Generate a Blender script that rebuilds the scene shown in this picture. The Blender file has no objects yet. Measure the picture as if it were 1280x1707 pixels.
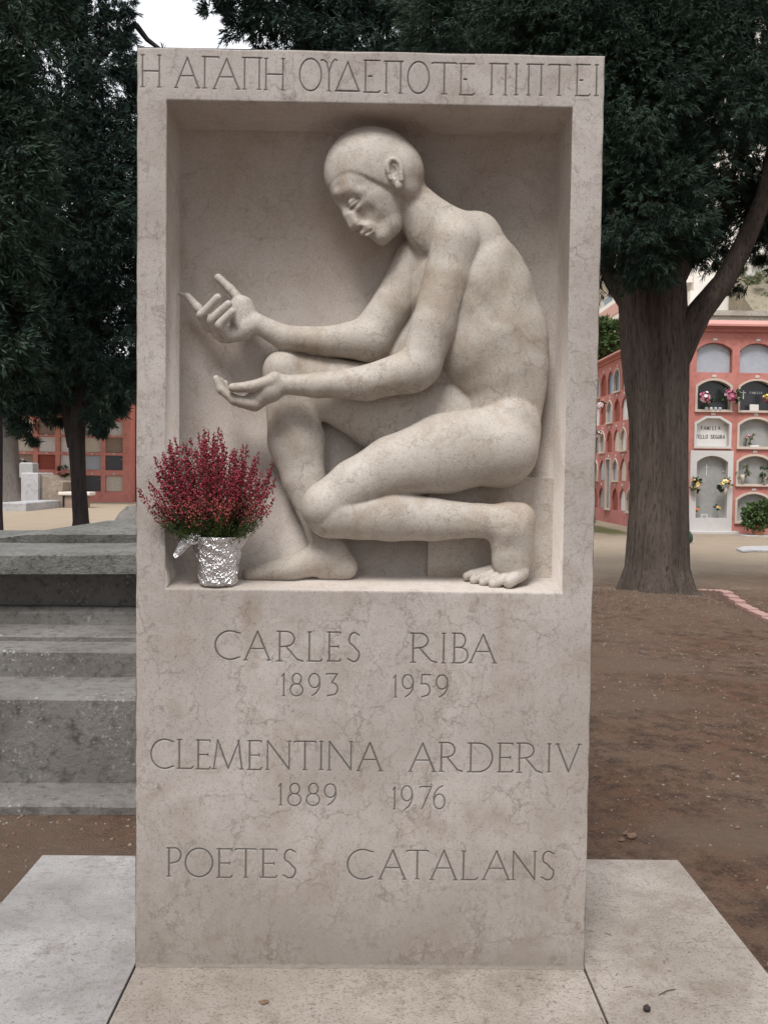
import bpy, bmesh, math, random
import numpy as np
from mathutils import Vector, Matrix
from mathutils.geometry import tessellate_polygon
R = math.radians
scene = bpy.context.scene
COL = scene.collection

# ------------------------------------------------------------------ camera
CAMP = np.array([0.0156, -2.3751, 1.3166])
YAW, PIT, ROL, FPX = 0.0131, 0.0410, 0.0132, 1510.885
def _rows():
    cy, sy = math.cos(YAW), math.sin(YAW)
    x = np.array([cy, -sy, 0.]); y = np.array([sy, cy, 0.]); z = np.array([0., 0., 1.])
    cp, sp = math.cos(PIT), math.sin(PIT)
    y2 = y*cp - z*sp; z2 = y*sp + z*cp
    cr, sr = math.cos(ROL), math.sin(ROL)
    return x*cr + z2*sr, -x*sr + z2*cr, y2
RIGHT, UP, FWD = _rows()
cd = bpy.data.cameras.new('camera'); cam = bpy.data.objects.new('camera', cd); COL.objects.link(cam)
cd.sensor_fit = 'VERTICAL'; cd.sensor_height = 24; cd.sensor_width = 18; cd.lens = FPX/1707*24
cd.clip_start = 0.05; cd.clip_end = 2000
M4 = Matrix.Identity(4)
for i in range(3):
    M4[i][0] = RIGHT[i]; M4[i][1] = UP[i]; M4[i][2] = -FWD[i]; M4[i][3] = CAMP[i]
cam.matrix_world = M4
scene.camera = cam

def ray(px, py): return RIGHT*(px-640)/FPX + UP*(853.5-py)/FPX + FWD
def at(px, py, Y):            # point seen at a photo pixel, on the vertical plane Y
    r = ray(px, py); return CAMP + r*((Y-CAMP[1])/r[1])
ZG = -0.045                   # ground level (the paving under the stele is z = 0)
def ag(px, py, z=ZG):
    r = ray(px, py); return CAMP + r*((z-CAMP[2])/r[2])
def ad(px, py, d):            # point at forward distance d
    return CAMP + ray(px, py)*d

# ------------------------------------------------------------------ world, sun, exposure
SUN_EL, SUN_AZ = 57, 197     # azimuth the light comes from: in front of the stele, a little to the left
w = bpy.data.worlds.new("World"); scene.world = w; w.use_nodes = True
nt = w.node_tree; bg = nt.nodes['Background']
sky = nt.nodes.new('ShaderNodeTexSky'); sky.sky_type = 'NISHITA'; sky.sun_disc = False
sky.sun_elevation = R(SUN_EL); sky.sun_rotation = R(SUN_AZ); sky.air_density = 1.0; sky.dust_density = 5.0; sky.ozone_density = 1.0
# high overcast in front of the clear sky: brighter overhead than at the horizon, as cloud cover is
tcw = nt.nodes.new('ShaderNodeTexCoord'); sxw = nt.nodes.new('ShaderNodeSeparateXYZ'); nt.links.new(tcw.outputs['Generated'], sxw.inputs[0])
mrw = nt.nodes.new('ShaderNodeMapRange'); mrw.inputs[1].default_value = 0.0; mrw.inputs[2].default_value = 0.9; mrw.inputs[3].default_value = 5.6; mrw.inputs[4].default_value = 7.6
nt.links.new(sxw.outputs[2], mrw.inputs[0])
clw = nt.nodes.new('ShaderNodeCombineColor')
nzw = nt.nodes.new('ShaderNodeTexNoise'); nzw.inputs['Scale'].default_value = 3.2; nzw.inputs['Detail'].default_value = 5; nt.links.new(tcw.outputs['Generated'], nzw.inputs['Vector'])
mlw = nt.nodes.new('ShaderNodeMath'); mlw.operation = 'MULTIPLY_ADD'; mlw.inputs[1].default_value = 1.6; mlw.inputs[2].default_value = -.8; nt.links.new(nzw.outputs[0], mlw.inputs[0])
adw = nt.nodes.new('ShaderNodeMath'); adw.operation = 'ADD'; nt.links.new(mrw.outputs[0], adw.inputs[0]); nt.links.new(mlw.outputs[0], adw.inputs[1])
for i, k in enumerate((.985, 1.0, 1.04)):
    q = nt.nodes.new('ShaderNodeMath'); q.operation = 'MULTIPLY'; q.inputs[1].default_value = k; nt.links.new(adw.outputs[0], q.inputs[0]); nt.links.new(q.outputs[0], clw.inputs[i])
hs = nt.nodes.new('ShaderNodeMix'); hs.data_type = 'RGBA'; hs.inputs[0].default_value = 0.88
nt.links.new(sky.outputs[0], hs.inputs[6]); nt.links.new(clw.outputs[0], hs.inputs[7]); nt.links.new(hs.outputs[2], bg.inputs[0])
bg.inputs[1].default_value = 0.15
sl = bpy.data.lights.new('sun', 'SUN'); sl.energy = 2.5; sl.angle = R(20); sl.color = (1, 0.97, 0.95)
so = bpy.data.objects.new('sun', sl); COL.objects.link(so)
az = R(SUN_AZ); sd = Vector((math.sin(az)*math.cos(R(SUN_EL)), math.cos(az)*math.cos(R(SUN_EL)), math.sin(R(SUN_EL))))
so.rotation_euler = sd.to_track_quat('Z', 'Y').to_euler(); so.location = (0, -4, 12)
scene.view_settings.view_transform = 'Standard'; scene.view_settings.look = 'None'
scene.view_settings.gamma = 1; scene.view_settings.exposure = 0.36
scene.render.engine = 'CYCLES'

# ------------------------------------------------------------------ helpers
def tag(o, label=None, cat=None, group=None, kind=None):
    if label: o['label'] = label
    if cat: o['category'] = cat
    if group: o['group'] = group
    if kind: o['kind'] = kind
    return o
def empty(name, loc, label=None, cat=None, group=None):
    o = bpy.data.objects.new(name, None); o.empty_display_size = 0.1; COL.objects.link(o); o.location = tuple(float(v) for v in loc)
    return tag(o, label, cat, group)
def link(name, me, mat=None, parent=None):
    if mat: me.materials.append(mat)
    o = bpy.data.objects.new(name, me); COL.objects.link(o)
    if parent is not None:
        o.parent = parent
        L = Vector((0, 0, 0)); p = parent
        while p is not None:
            if p.type == 'EMPTY': L += p.location
            p = p.parent
        o.matrix_parent_inverse = Matrix.Translation(-L) if parent.type == 'EMPTY' else Matrix.Identity(4)
    return o
def np_mesh(name, V, F, mat=None, parent=None, smooth=False):
    """V (n,3); F (m,3) or (m,4) arrays"""
    me = bpy.data.meshes.new(name); V = np.asarray(V, np.float32); F = np.asarray(F, np.int32)
    k = F.shape[1]
    me.vertices.add(len(V)); me.vertices.foreach_set('co', V.ravel())
    me.loops.add(F.size); me.loops.foreach_set('vertex_index', F.ravel())
    me.polygons.add(len(F)); me.polygons.foreach_set('loop_start', np.arange(0, F.size, k, dtype=np.int32))
    if smooth: me.polygons.foreach_set('use_smooth', np.ones(len(F), bool))
    me.update(calc_edges=True); me.validate()
    return link(name, me, mat, parent)
class MB:
    """collects shapes and links them as one mesh object"""
    def __init__(s): s.v = []; s.f = []; s.sm = []
    def add(s, vs, fs, sm=False):
        n = len(s.v); s.v += [tuple(float(c) for c in v) for v in vs]; s.f += [tuple(n+i for i in f) for f in fs]; s.sm += [sm]*len(fs)
    def box(s, x0, x1, y0, y1, z0, z1, T=None):
        vs = [(x, y, z) for z in (z0, z1) for y in (y0, y1) for x in (x0, x1)]
        if T: vs = [T(*v) for v in vs]
        s.add(vs, [(0,2,3,1),(4,5,7,6),(0,1,5,4),(2,6,7,3),(0,4,6,2),(1,3,7,5)])
    def bevbox(s, x0, x1, y0, y1, z0, z1, b=0.01, T=None):
        vs = []
        for z, i in ((z0, b), (z0+b, 0), (z1-b, 0), (z1, b)):
            vs += [(x0+i, y0+i, z), (x1-i, y0+i, z), (x1-i, y1-i, z), (x0+i, y1-i, z)]
        if T: vs = [T(*v) for v in vs]
        fs = [(3,2,1,0), (12,13,14,15)]
        for k in range(3):
            for j in range(4): a = k*4+j; c = k*4+(j+1)%4; fs.append((a, c, c+4, a+4))
        s.add(vs, fs)
    def tube(s, pts, rs, n=8, sm=True, jit=0, rnd=None, lobes=None):
        pts = [Vector(p) for p in pts]; vs = []; m = len(pts)
        a = None
        for i, p in enumerate(pts):
            d = (pts[min(i+1, m-1)]-pts[max(i-1, 0)]).normalized()
            if a is None: a = d.orthogonal().normalized()
            a = (a - d*a.dot(d)).normalized(); b = d.cross(a)
            for k in range(n):
                t = 2*math.pi*k/n; r = rs[i]*(1+(rnd.uniform(-jit, jit) if rnd else 0))
                if lobes: r *= lobes(i, t)
                vs.append(p + a*math.cos(t)*r + b*math.sin(t)*r)
        fs = [(i*n+k, i*n+(k+1) % n, (i+1)*n+(k+1) % n, (i+1)*n+k) for i in range(m-1) for k in range(n)]
        fs += [tuple(range(n))[::-1], tuple((m-1)*n+k for k in range(n))]
        s.add(vs, fs, sm)
    def blob(s, c, r, n=8, m=6, rnd=None, jit=0.0, sm=True):
        c = Vector(c); r = (r, r, r) if not hasattr(r, '__len__') else r
        vs = [c+Vector((0, 0, -r[2]))]; 
        for i in range(1, m):
            ph = -math.pi/2+math.pi*i/m
            for k in range(n):
                t = 2*math.pi*k/n; q = 1+(rnd.uniform(-jit, jit) if rnd else 0)
                vs.append(c+Vector((math.cos(ph)*math.cos(t)*r[0], math.cos(ph)*math.sin(t)*r[1], math.sin(ph)*r[2]))*q)
        vs.append(c+Vector((0, 0, r[2]))); L = len(vs)-1
        fs = [(0, 1+(k+1) % n, 1+k) for k in range(n)]+[(L, L-n+k, L-n+(k+1) % n) for k in range(n)]
        fs += [(1+i*n+k, 1+i*n+(k+1) % n, 1+(i+1)*n+(k+1) % n, 1+(i+1)*n+k) for i in range(m-2) for k in range(n)]
        s.add(vs, fs, sm)
    def build(s, name, mat, parent=None):
        me = bpy.data.meshes.new(name); me.from_pydata(s.v, [], s.f); me.update()
        me.polygons.foreach_set('use_smooth', s.sm)
        bm = bmesh.new(); bm.from_mesh(me); bmesh.ops.recalc_face_normals(bm, faces=bm.faces); bm.to_mesh(me); bm.free()
        return link(name, me, mat, parent)

# ------------------------------------------------------------------ materials
def newmat(name, rough=0.8, spec=0.3, metal=0):
    m = bpy.data.materials.new(name); m.use_nodes = True; b = m.node_tree.nodes['Principled BSDF']
    b.inputs['Roughness'].default_value = rough; b.inputs['Metallic'].default_value = metal
    b.inputs['Specular IOR Level'].default_value = spec
    return m, m.node_tree, b
class NT:
    def __init__(s, nt): s.nt = nt; s.tc = nt.nodes.new('ShaderNodeNewGeometry'); s.pos = s.tc.outputs['Position']
    def n(s, t, **k):
        x = s.nt.nodes.new(t)
        for a, b in k.items(): setattr(x, a, b)
        return x
    def L(s, a, b): s.nt.links.new(a, b)
    def scale(s, v, sc):
        m = s.n('ShaderNodeVectorMath', operation='MULTIPLY'); s.L(v, m.inputs[0]); m.inputs[1].default_value = sc; return m.outputs[0]
    def noise(s, sc, det=4, rough=0.55, v=None, dist=0):
        x = s.n('ShaderNodeTexNoise'); s.L(v or s.pos, x.inputs['Vector']); x.inputs['Scale'].default_value = sc
        x.inputs['Detail'].default_value = det; x.inputs['Roughness'].default_value = rough; x.inputs['Distortion'].default_value = dist
        return x
    def ramp(s, f, stops, interp='LINEAR'):
        r = s.n('ShaderNodeValToRGB'); r.color_ramp.interpolation = interp; e = r.color_ramp.elements
        while len(e) < len(stops): e.new(0.5)
        for q, (p, c) in zip(e, stops):
            q.position = p; q.color = (c, c, c, 1) if not hasattr(c, '__len__') else (*c, 1)
        s.L(f, r.inputs[0]); return r.outputs[0]
    def mix(s, f, a, b, mode='MIX'):
        x = s.n('ShaderNodeMix', data_type='RGBA', blend_type=mode)
        for sock, v in ((x.inputs[0], f), (x.inputs[6], a), (x.inputs[7], b)):
            if isinstance(v, (int, float)): sock.default_value = v
            elif isinstance(v, tuple): sock.default_value = (*v, 1)
            else: s.L(v, sock)
        return x.outputs[2]
    def math(s, op, a, b=0.0, clamp=False):
        x = s.n('ShaderNodeMath', operation=op); x.use_clamp = clamp
        for sock, v in ((x.inputs[0], a), (x.inputs[1], b)):
            if isinstance(v, (int, float)): sock.default_value = v
            else: s.L(v, sock)
        return x.outputs[0]
    def bump(s, h, bsdf, st=0.3, dist=0.01):
        b = s.n('ShaderNodeBump'); b.inputs['Strength'].default_value = st; b.inputs['Distance'].default_value = dist
        s.L(h, b.inputs['Height']); s.L(b.outputs[0], bsdf.inputs['Normal'])
    def warp(s, amt, sc, det=3):
        n = s.noise(sc, det); v = s.n('ShaderNodeVectorMath', operation='SUBTRACT'); s.L(n.outputs['Color'], v.inputs[0]); v.inputs[1].default_value = (.5, .5, .5)
        m = s.n('ShaderNodeVectorMath', operation='SCALE'); s.L(v.outputs[0], m.inputs[0]); m.inputs['Scale'].default_value = amt
        a = s.n('ShaderNodeVectorMath', operation='ADD'); s.L(s.pos, a.inputs[0]); s.L(m.outputs[0], a.inputs[1]); return a.outputs[0]

def veined_stone(name, base, light, tan, vein, vamt=0.75, speck=0.3, rough=0.62, pit=0.0, patch=0.5, stain=None, fleck=None):
    m, nt, b = newmat(name, rough, 0.35); t = NT(nt)
    big = t.noise(2.6, 4, 0.6).outputs[0]
    c = t.mix(t.ramp(big, [(.38, 0.), (.66, 1.)]), base, light)
    mid = t.noise(7.0, 6, 0.68, dist=0.6).outputs[0]
    c = t.mix(t.math('MULTIPLY', t.ramp(mid, [(.5, 0.), (.72, 1.)]), patch), c, tan)
    c = t.mix(t.math('MULTIPLY', t.ramp(t.noise(34, 6, .72).outputs[0], [(.50, 0.), (.70, 1.)]), patch*.45), c, tan)
    # wandering hairline veins
    wv = t.warp(0.085, 26, 8)
    for sc, th, lo, hi, am in ((8.0, 0.010, .47, .57, .95), (21.0, 0.022, .50, .63, .85), (4.5, 0.0045, .44, .55, .9)):
        vo = t.n('ShaderNodeTexVoronoi', feature='DISTANCE_TO_EDGE'); t.L(t.scale(wv, (1.25, 1.0, 0.8)), vo.inputs['Vector']); vo.inputs['Scale'].default_value = sc
        line = t.ramp(vo.outputs['Distance'], [(0., 1.), (th, .75), (th*2.6, 0.)])
        mask = t.ramp(t.noise(sc*0.55+1.1, 3, .6).outputs[0], [(lo, 0.), (hi, 1.)])
        f = t.math('MULTIPLY', t.math('MULTIPLY', line, mask), vamt*am)
        c = t.mix(f, c, vein)
    sp = t.noise(140, 3, .6).outputs[0]
    c = t.mix(t.math('MULTIPLY', t.ramp(sp, [(.56, 0.), (.68, 1.)]), speck), c, vein)
    if fleck:
        fk = t.noise(1.0, 4, .62, v=t.scale(t.warp(.01, 30, 3), fleck[1])).outputs[0]; fm = t.ramp(t.noise(3.1, 4, .6).outputs[0], [(.36, .25), (.62, 1.)])
        c = t.mix(t.math('MULTIPLY', t.math('MULTIPLY', t.ramp(fk, [(.57, 0.), (.66, 1.)]), fm), fleck[0]), c, vein)
    gr = t.noise(420, 2, .5).outputs[0]
    c = t.mix(0.16, c, t.ramp(gr, [(.3, 0.), (.7, 1.)]), 'OVERLAY')
    # dirt at the foot of the stone (splash zone)
    if stain:
        z = t.n('ShaderNodeSeparateXYZ'); t.L(t.pos, z.inputs[0])
        zz = t.math('ADD', z.outputs[2], t.math('MULTIPLY', t.noise(6, 5, .7).outputs[0], .35))
        f = t.ramp(zz, [(0.12, 1.), (0.50, 0.)]); c = t.mix(t.math('MULTIPLY', f, stain[0]), c, stain[1])
        wv2 = t.scale(t.warp(.07, 34, 7), (1.5, 1, .7)); vo = t.n('ShaderNodeTexVoronoi', feature='DISTANCE_TO_EDGE'); t.L(wv2, vo.inputs['Vector']); vo.inputs['Scale'].default_value = 30
        ln = t.math('MULTIPLY', t.ramp(vo.outputs['Distance'], [(0., 1.), (.05, .6), (.12, 0.)]), t.ramp(t.noise(11, 3).outputs[0], [(.45, 0.), (.62, 1.)]))
        c = t.mix(t.math('MULTIPLY', t.math('MULTIPLY', ln, f), 0.75), c, (0.12, 0.085, 0.065))
        # vertical run-off streaks below the niche ledge
        sx = t.noise(1.0, 3, .6, v=t.scale(t.pos, (9, 1, .7))).outputs[0]
        f2 = t.math('MULTIPLY', t.ramp(sx, [(.58, 0.), (.70, 1.)]), t.ramp(z.outputs[2], [(.70, 0.), (.93, 1.), (.999, 1.), (1.0, 0.)]))
        c = t.mix(t.math('MULTIPLY', f2, .30), c, (0.22, .15, .095))
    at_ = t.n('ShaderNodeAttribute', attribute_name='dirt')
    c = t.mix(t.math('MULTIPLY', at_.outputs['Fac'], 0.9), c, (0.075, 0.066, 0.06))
    t.L(c, b.inputs['Base Color'])
    h = t.math('ADD', t.noise(60, 5, .6).outputs[0], t.math('MULTIPLY', gr, .35))
    t.bump(h, b, 0.12+pit, 0.004)
    return m
def rough_stone(name, c1, c2, c3, sc=6, rough=0.9, bump=.5, bd=.02, spots=None):
    m, nt, b = newmat(name, rough, 0.2); t = NT(nt)
    c = t.mix(t.ramp(t.noise(sc*.4, 5, .65).outputs[0], [(.35, 0.), (.65, 1.)]), c1, c2)
    c = t.mix(t.ramp(t.noise(sc*4, 6, .7).outputs[0], [(.50, 0.), (.68, 1.)]), c, c3)
    if spots:
        s_ = t.noise(sc*12, 3, .6).outputs[0]; ms = t.ramp(t.noise(sc*.6, 2).outputs[0], [(.4, 0.), (.6, 1.)])
        c = t.mix(t.math('MULTIPLY', t.ramp(s_, [(.60, 0.), (.68, 1.)]), ms), c, spots)
    t.L(c, b.inputs['Base Color']); t.bump(t.noise(sc*8, 8, .7).outputs[0], b, bump, bd)
    return m
def plain(name, col, rough=.7, var=.25, sc=12, spec=.3, metal=0, bump=0):
    m, nt, b = newmat(name, rough, spec, metal); t = NT(nt)
    d = tuple(x*(1-var) for x in col); e = tuple(min(1, x*(1+var)) for x in col)
    t.L(t.mix(t.noise(sc, 5, .65).outputs[0], d, e), b.inputs['Base Color'])
    if bump: t.bump(t.noise(sc*4, 5, .6).outputs[0], b, bump, .01)
    return m
def leafmat(name, c1, c2, c3=None, sc=1.6, rough=.75, trans=0.0):
    m, nt, b = newmat(name, rough, 0.15); t = NT(nt)
    c = t.mix(t.ramp(t.noise(sc, 4, .6).outputs[0], [(.35, 0.), (.65, 1.)]), c1, c2)
    if c3: c = t.mix(t.ramp(t.noise(sc*7, 3, .6).outputs[0], [(.56, 0.), (.72, 1.)]), c, c3)
    t.L(c, b.inputs['Base Color']); return m

M = {}
M['marble'] = veined_stone('stele limestone', (.335, .300, .272), (.45, .412, .382), (.285, .234, .192), (.115, .085, .066), vamt=.46, speck=.42, patch=.8, fleck=(.28, (60, 60, 34)), stain=(.78, (.20, .172, .145)))
M['relief'] = veined_stone('carved limestone', (.415, .372, .322), (.49, .45, .405), (.30, .235, .172), (.17, .12, .09), vamt=.40, speck=.3, rough=.6, patch=.8, pit=.1)
M['slab_white'] = veined_stone('pale mottled paving stone', (.225, .215, .208), (.335, .324, .316), (.155, .138, .124), (.13, .11, .095), vamt=.5, speck=.8, fleck=(.75, (38, 62, 50)), rough=.6, pit=.1, patch=.6)
M['slab_mid'] = veined_stone('beige paving stone', (.25, .218, .187), (.34, .302, .265), (.175, .142, .112), (.10, .075, .058), vamt=.38, speck=.9, fleck=(.7, (48, 85, 60)), rough=.6, pit=.1, patch=.8)
M['recess'] = veined_stone('recess limestone', (.52, .462, .412), (.60, .545, .50), (.42, .34, .27), (.22, .16, .12), vamt=.28, speck=.22, rough=.65, patch=.6)
M['mortar'] = plain('mortar', (.19, .165, .14), .9, .3, 60)
M['tomb'] = rough_stone('weathered grey tomb stone', (.135, .125, .114), (.205, .196, .184), (.085, .077, .068), 5, .9, .6, .015, spots=(.34, .335, .33))
M['tomb_top'] = rough_stone('lichened tomb cover', (.120, .120, .106), (.205, .203, .188), (.07, .07, .056), 7, .95, .9, .02, spots=(.34, .34, .33))

# ------------------------------------------------------------------ the stele: front with carved letters, recess
SW = 0.6; SH = 2.403; NX0, NX1, NZ0, NZ1 = -0.5243, 0.5195, 1.0107, 2.2705; ND = 0.185; ST = 0.42
def arc(cx, cy, rx, ry, a0, a1, n=14):
    return [(cx+rx*math.cos(R(a0+(a1-a0)*i/n)), cy+ry*math.sin(R(a0+(a1-a0)*i/n))) for i in range(n+1)]
# strokes in a unit box (x 0..1, y 0..1 up); third item of a stroke = relative weight
def glyph(ch):
    A = []
    def ln(*p, w=1.0): A.append((list(p), w))
    if ch == 'A': ln((.04, 0), (.5, 1), w=.75); ln((.5, 1), (.95, 0), w=1.15); ln((.24, .40), (.72, .40), w=.6); ln((0, 0), (.12, 0), w=.6); ln((.86, 0), (1, 0), w=.6)
    elif ch == 'C': ln(*arc(.60, .5, .60, .5, 62, 298, 24)); ln((.88, .94), (1, .93), w=.8); ln((.88, .06), (1, .09), w=.8)
    elif ch == 'R': ln((.10, 0), (.10, 1), w=1.1); ln((0, 1), (.3, 1), *arc(.34, .75, .33, .25, 85, -85, 12), (.1, .48), w=.9); ln((.34, .5), (.78, .06), (1, 0)); ln((0, 0), (.2, 0), w=.6)
    elif ch == 'L': ln((.12, 0), (.12, 1), w=1.1); ln((0, 0), (.9, 0), (1, .07), w=.8); ln((0, 1), (.24, 1), w=.6)
    elif ch == 'E': ln((.14, 0), (.14, 1), w=1.1); ln((0, 1), (.96, 1), (.98, .95), w=.8); ln((.14, .5), (.82, .5), w=.7); ln((.82, .46), (.82, .54), w=.6); ln((0, 0), (.92, 0), (1, .07), w=.8)
    elif ch == 'e': ln((.1, 0), (.1, 1)); ln((0, 1), (.98, 1), w=.8); ln((.30, .5), (.48, .5), w=1.1); ln((0, 0), (.92, 0), (1, .05), w=.8)
    elif ch == 'S': ln((.92, .92), *arc(.52, .76, .42, .24, 55, 215, 12), (.45, .55), (.75, .40), *arc(.5, .24, .45, .24, 30, -130, 12), (0, .10), w=1)
    elif ch == 'I': ln((.5, 0), (.5, 1), w=1.1); ln((.1, 0), (.9, 0), w=.6); ln((.1, 1), (.9, 1), w=.6)
    elif ch == 'B': ln((.12, 0), (.12, 1), w=1.1); ln((0, 1), (.45, 1), *arc(.45, .76, .38, .24, 80, -80, 10), (.12, .52), w=.9); ln((.45, .52), *arc(.5, .26, .5, .26, 75, -90, 12), (0, 0), w=.9)
    elif ch == 'M': ln((.06, 0), (.18, 1), w=.7); ln((.18, 1), (.52, .02), w=1.15); ln((.52, .02), (.86, .96), w=.7); ln((.84, 1), (.96, 0), w=1.1); ln((0, 0), (.12, 0), w=.6); ln((.9, 0), (1, 0), w=.6)
    elif ch == 'N': ln((.06, 0), (.06, 1), w=.75); ln((.06, 1), (.93, .02), w=1.15); ln((.94, 0), (.94, 1), w=.75); ln((0, 0), (.13, 0), w=.6); ln((.87, 1), (1, 1), w=.6)
    elif ch == 'T': ln((.5, 0), (.5, 1), w=1.1); ln((0, .97), (.06, 1), (.94, 1), (1, .97), w=.8); ln((.42, 0), (.58, 0), w=.6)
    elif ch == 'D': ln((.12, 0), (.12, 1), w=1.1); ln((0, 1), (.4, 1), *arc(.42, .5, .58, .5, 80, -80, 20), (.4, 0), (0, 0), w=.95)
    elif ch == 'V': ln((.08, 1), (.53, 0), w=1.15); ln((.53, 0), (.94, 1), w=.7); ln((0, 1), (.16, 1), w=.6); ln((.87, 1), (1, 1), w=.6)
    elif ch == 'P': ln((.14, 0), (.14, 1), w=1.1); ln((0, 1), (.5, 1), *arc(.5, .75, .5, .26, 85, -85, 12), (.25, .46), w=.9); ln((0, 0), (.28, 0), w=.6)
    elif ch == 'O': ln(*arc(.5, .5, .5, .5, 0, 360, 36))
    elif ch == '1': ln((.55, 0), (.55, 1)); ln((.55, 1), (0, .88), w=.7); ln((.2, 0), (.9, 0), w=.6)
    elif ch == '8': ln(*arc(.52, .76, .36, .24, 0, 360, 24), w=.9); ln(*arc(.5, .27, .5, .27, 0, 360, 26), w=.9)
    elif ch == '9': ln(*arc(.45, .68, .45, .32, 0, 360, 24), w=.9); ln((.9, .68), (.92, .5), (.82, .3), (.6, .12), (.28, 0), w=.9)
    elif ch == '6': ln(*arc(.55, .32, .45, .32, 0, 360, 24), w=.9); ln((.1, .32), (.08, .5), (.18, .7), (.45, .9), (.8, 1), w=.9)
    elif ch == '3': ln((0, .97), (.1, 1), (.92, 1), (.45, .60), w=.9); ln((.45, .60), *arc(.45, .32, .5, .28, 75, -70, 12), (.3, .03), (.1, 0), w=.9)
    elif ch == '5': ln((.95, 1), (.12, 1), (.06, .58), w=.9); ln((.06, .58), (.4, .6), *arc(.42, .32, .5, .28, 70, -60, 12), (.4, .05), (.15, 0), w=.9)
    elif ch == '7': ln((0, .95), (.06, 1), (1, 1), (.2, 0), w=.9)
    elif ch == 'H': ln((.1, 0), (.1, 1)); ln((.9, 0), (.9, 1)); ln((.1, .5), (.9, .5), w=.7); [ln((a-.08, b), (a+.08, b), w=.5) for a in (.1, .9) for b in (0, 1)]
    elif ch == 'G': ln((.14, 0), (.14, 1)); ln((0, 1), (.97, 1), (1, .95), w=.8); ln((.03, 0), (.25, 0), w=.5)
    elif ch == 'Q': ln((.12, 0), (.12, 1)); ln((.88, 0), (.88, 1)); ln((0, 1), (1, 1), w=.8); ln((.03, 0), (.21, 0), w=.5); ln((.79, 0), (.97, 0), w=.5)
    elif ch == 'Y': ln((0, .96), (.12, .98), (.35, .9), (.5, .6), (.5, 0)); ln((.5, .6), (.68, .9), (.85, 1), (1, .96), w=.7); ln((.42, 0), (.6, 0), w=.5)
    elif ch == 'X': ln((.02, .02), (.5, 1), w=.75); ln((.5, 1), (.97, .02), w=1.1); ln((0, 0), (1, 0), w=1.3)   # delta
    return A
LINES = [
 [('C',359,400,1052,1100),('A',407,452,1053,1101),('R',462,505,1053,1103),('L',513,537,1054,1103),('E',546,568,1054,1103),('S',580,600,1055,1104),
  ('R',684,728,1056,1105),('I',736,743,1056,1106),('B',754,780,1056,1106),('A',782,828,1058,1106)],
 [('1',470,476,1123,1160.5),('8',484,505,1123,1161),('9',515,535,1123,1160.5),('3',544,564,1123.5,1161),('1',656,662,1126,1163),('9',670.5,690.5,1125,1162.5),('5',701,718,1125,1163),('9',727,748,1125.5,1163)],
 [('C',252,290,1232.5,1282),('L',296,322.5,1233,1282),('E',327.5,351,1234,1283),('M',353.5,406,1234,1283),('E',413,436.5,1235,1284),('N',443.5,485,1235.5,1284),('T',490,527,1236,1284),('I',532,539,1236,1284),('N',546.5,588,1236.5,1285),('A',595,638,1238,1286),
  ('A',681.5,727,1239,1287),('R',731.5,771,1238,1287),('D',779.5,821,1239,1288),('E',829.5,855,1239,1288),('R',861,903.5,1239,1289),('I',911.5,918.5,1240,1288),('V',925,968,1240.5,1288)],
 [('1',465,471,1306.5,1343),('8',480,502,1306,1344),('8',511,533,1306,1344),('9',541,562,1307,1343),('1',655,660,1312.5,1349.5),('9',669,689,1310,1350.5),('7',699.5,719,1311.5,1349.5),('6',721,741.5,1310,1349.5)],
 [('P',278.5,302,1413.5,1462),('O',309,355,1414,1463),('E',362,387.5,1415,1464),('T',392,428,1415,1464),('E',435,462,1415.5,1464),('S',472,494,1416,1465),
  ('C',579,622,1416,1467),('A',631,678,1417,1467),('T',677,714,1417.5,1466.5),('A',716.5,763,1417.5,1468),('L',769,796,1418.5,1468),('A',803.5,851,1418.5,1468),('N',852.5,894,1419,1468),('S',902,924,1419,1468.5)],
 [('H',235,269,93,144),('A',292,333,97.5,145.5),('G',338,365,96,146),('A',356,400,99.5,147.5),('Q',404.5,436,97.5,148),('H',440.5,475,99,149),('O',500,535.5,99,150.5),('Y',535.5,562,100,151),('X',560.5,599,105,151),('e',607,633.5,102,153),
  ('Q',640.5,671.5,103.5,154.5),('O',680,715,104,155),('T',720,761,106,156),('e',766,790.5,107.5,157.5),('Q',816,846,107.5,157.5),('I',857,864,108,157.5),('Q',878,905,108.5,158),('T',914,950,109,158.5),('e',959.5,983.5,109,159),('I',990.5,997.5,109.5,159)],
]
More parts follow.
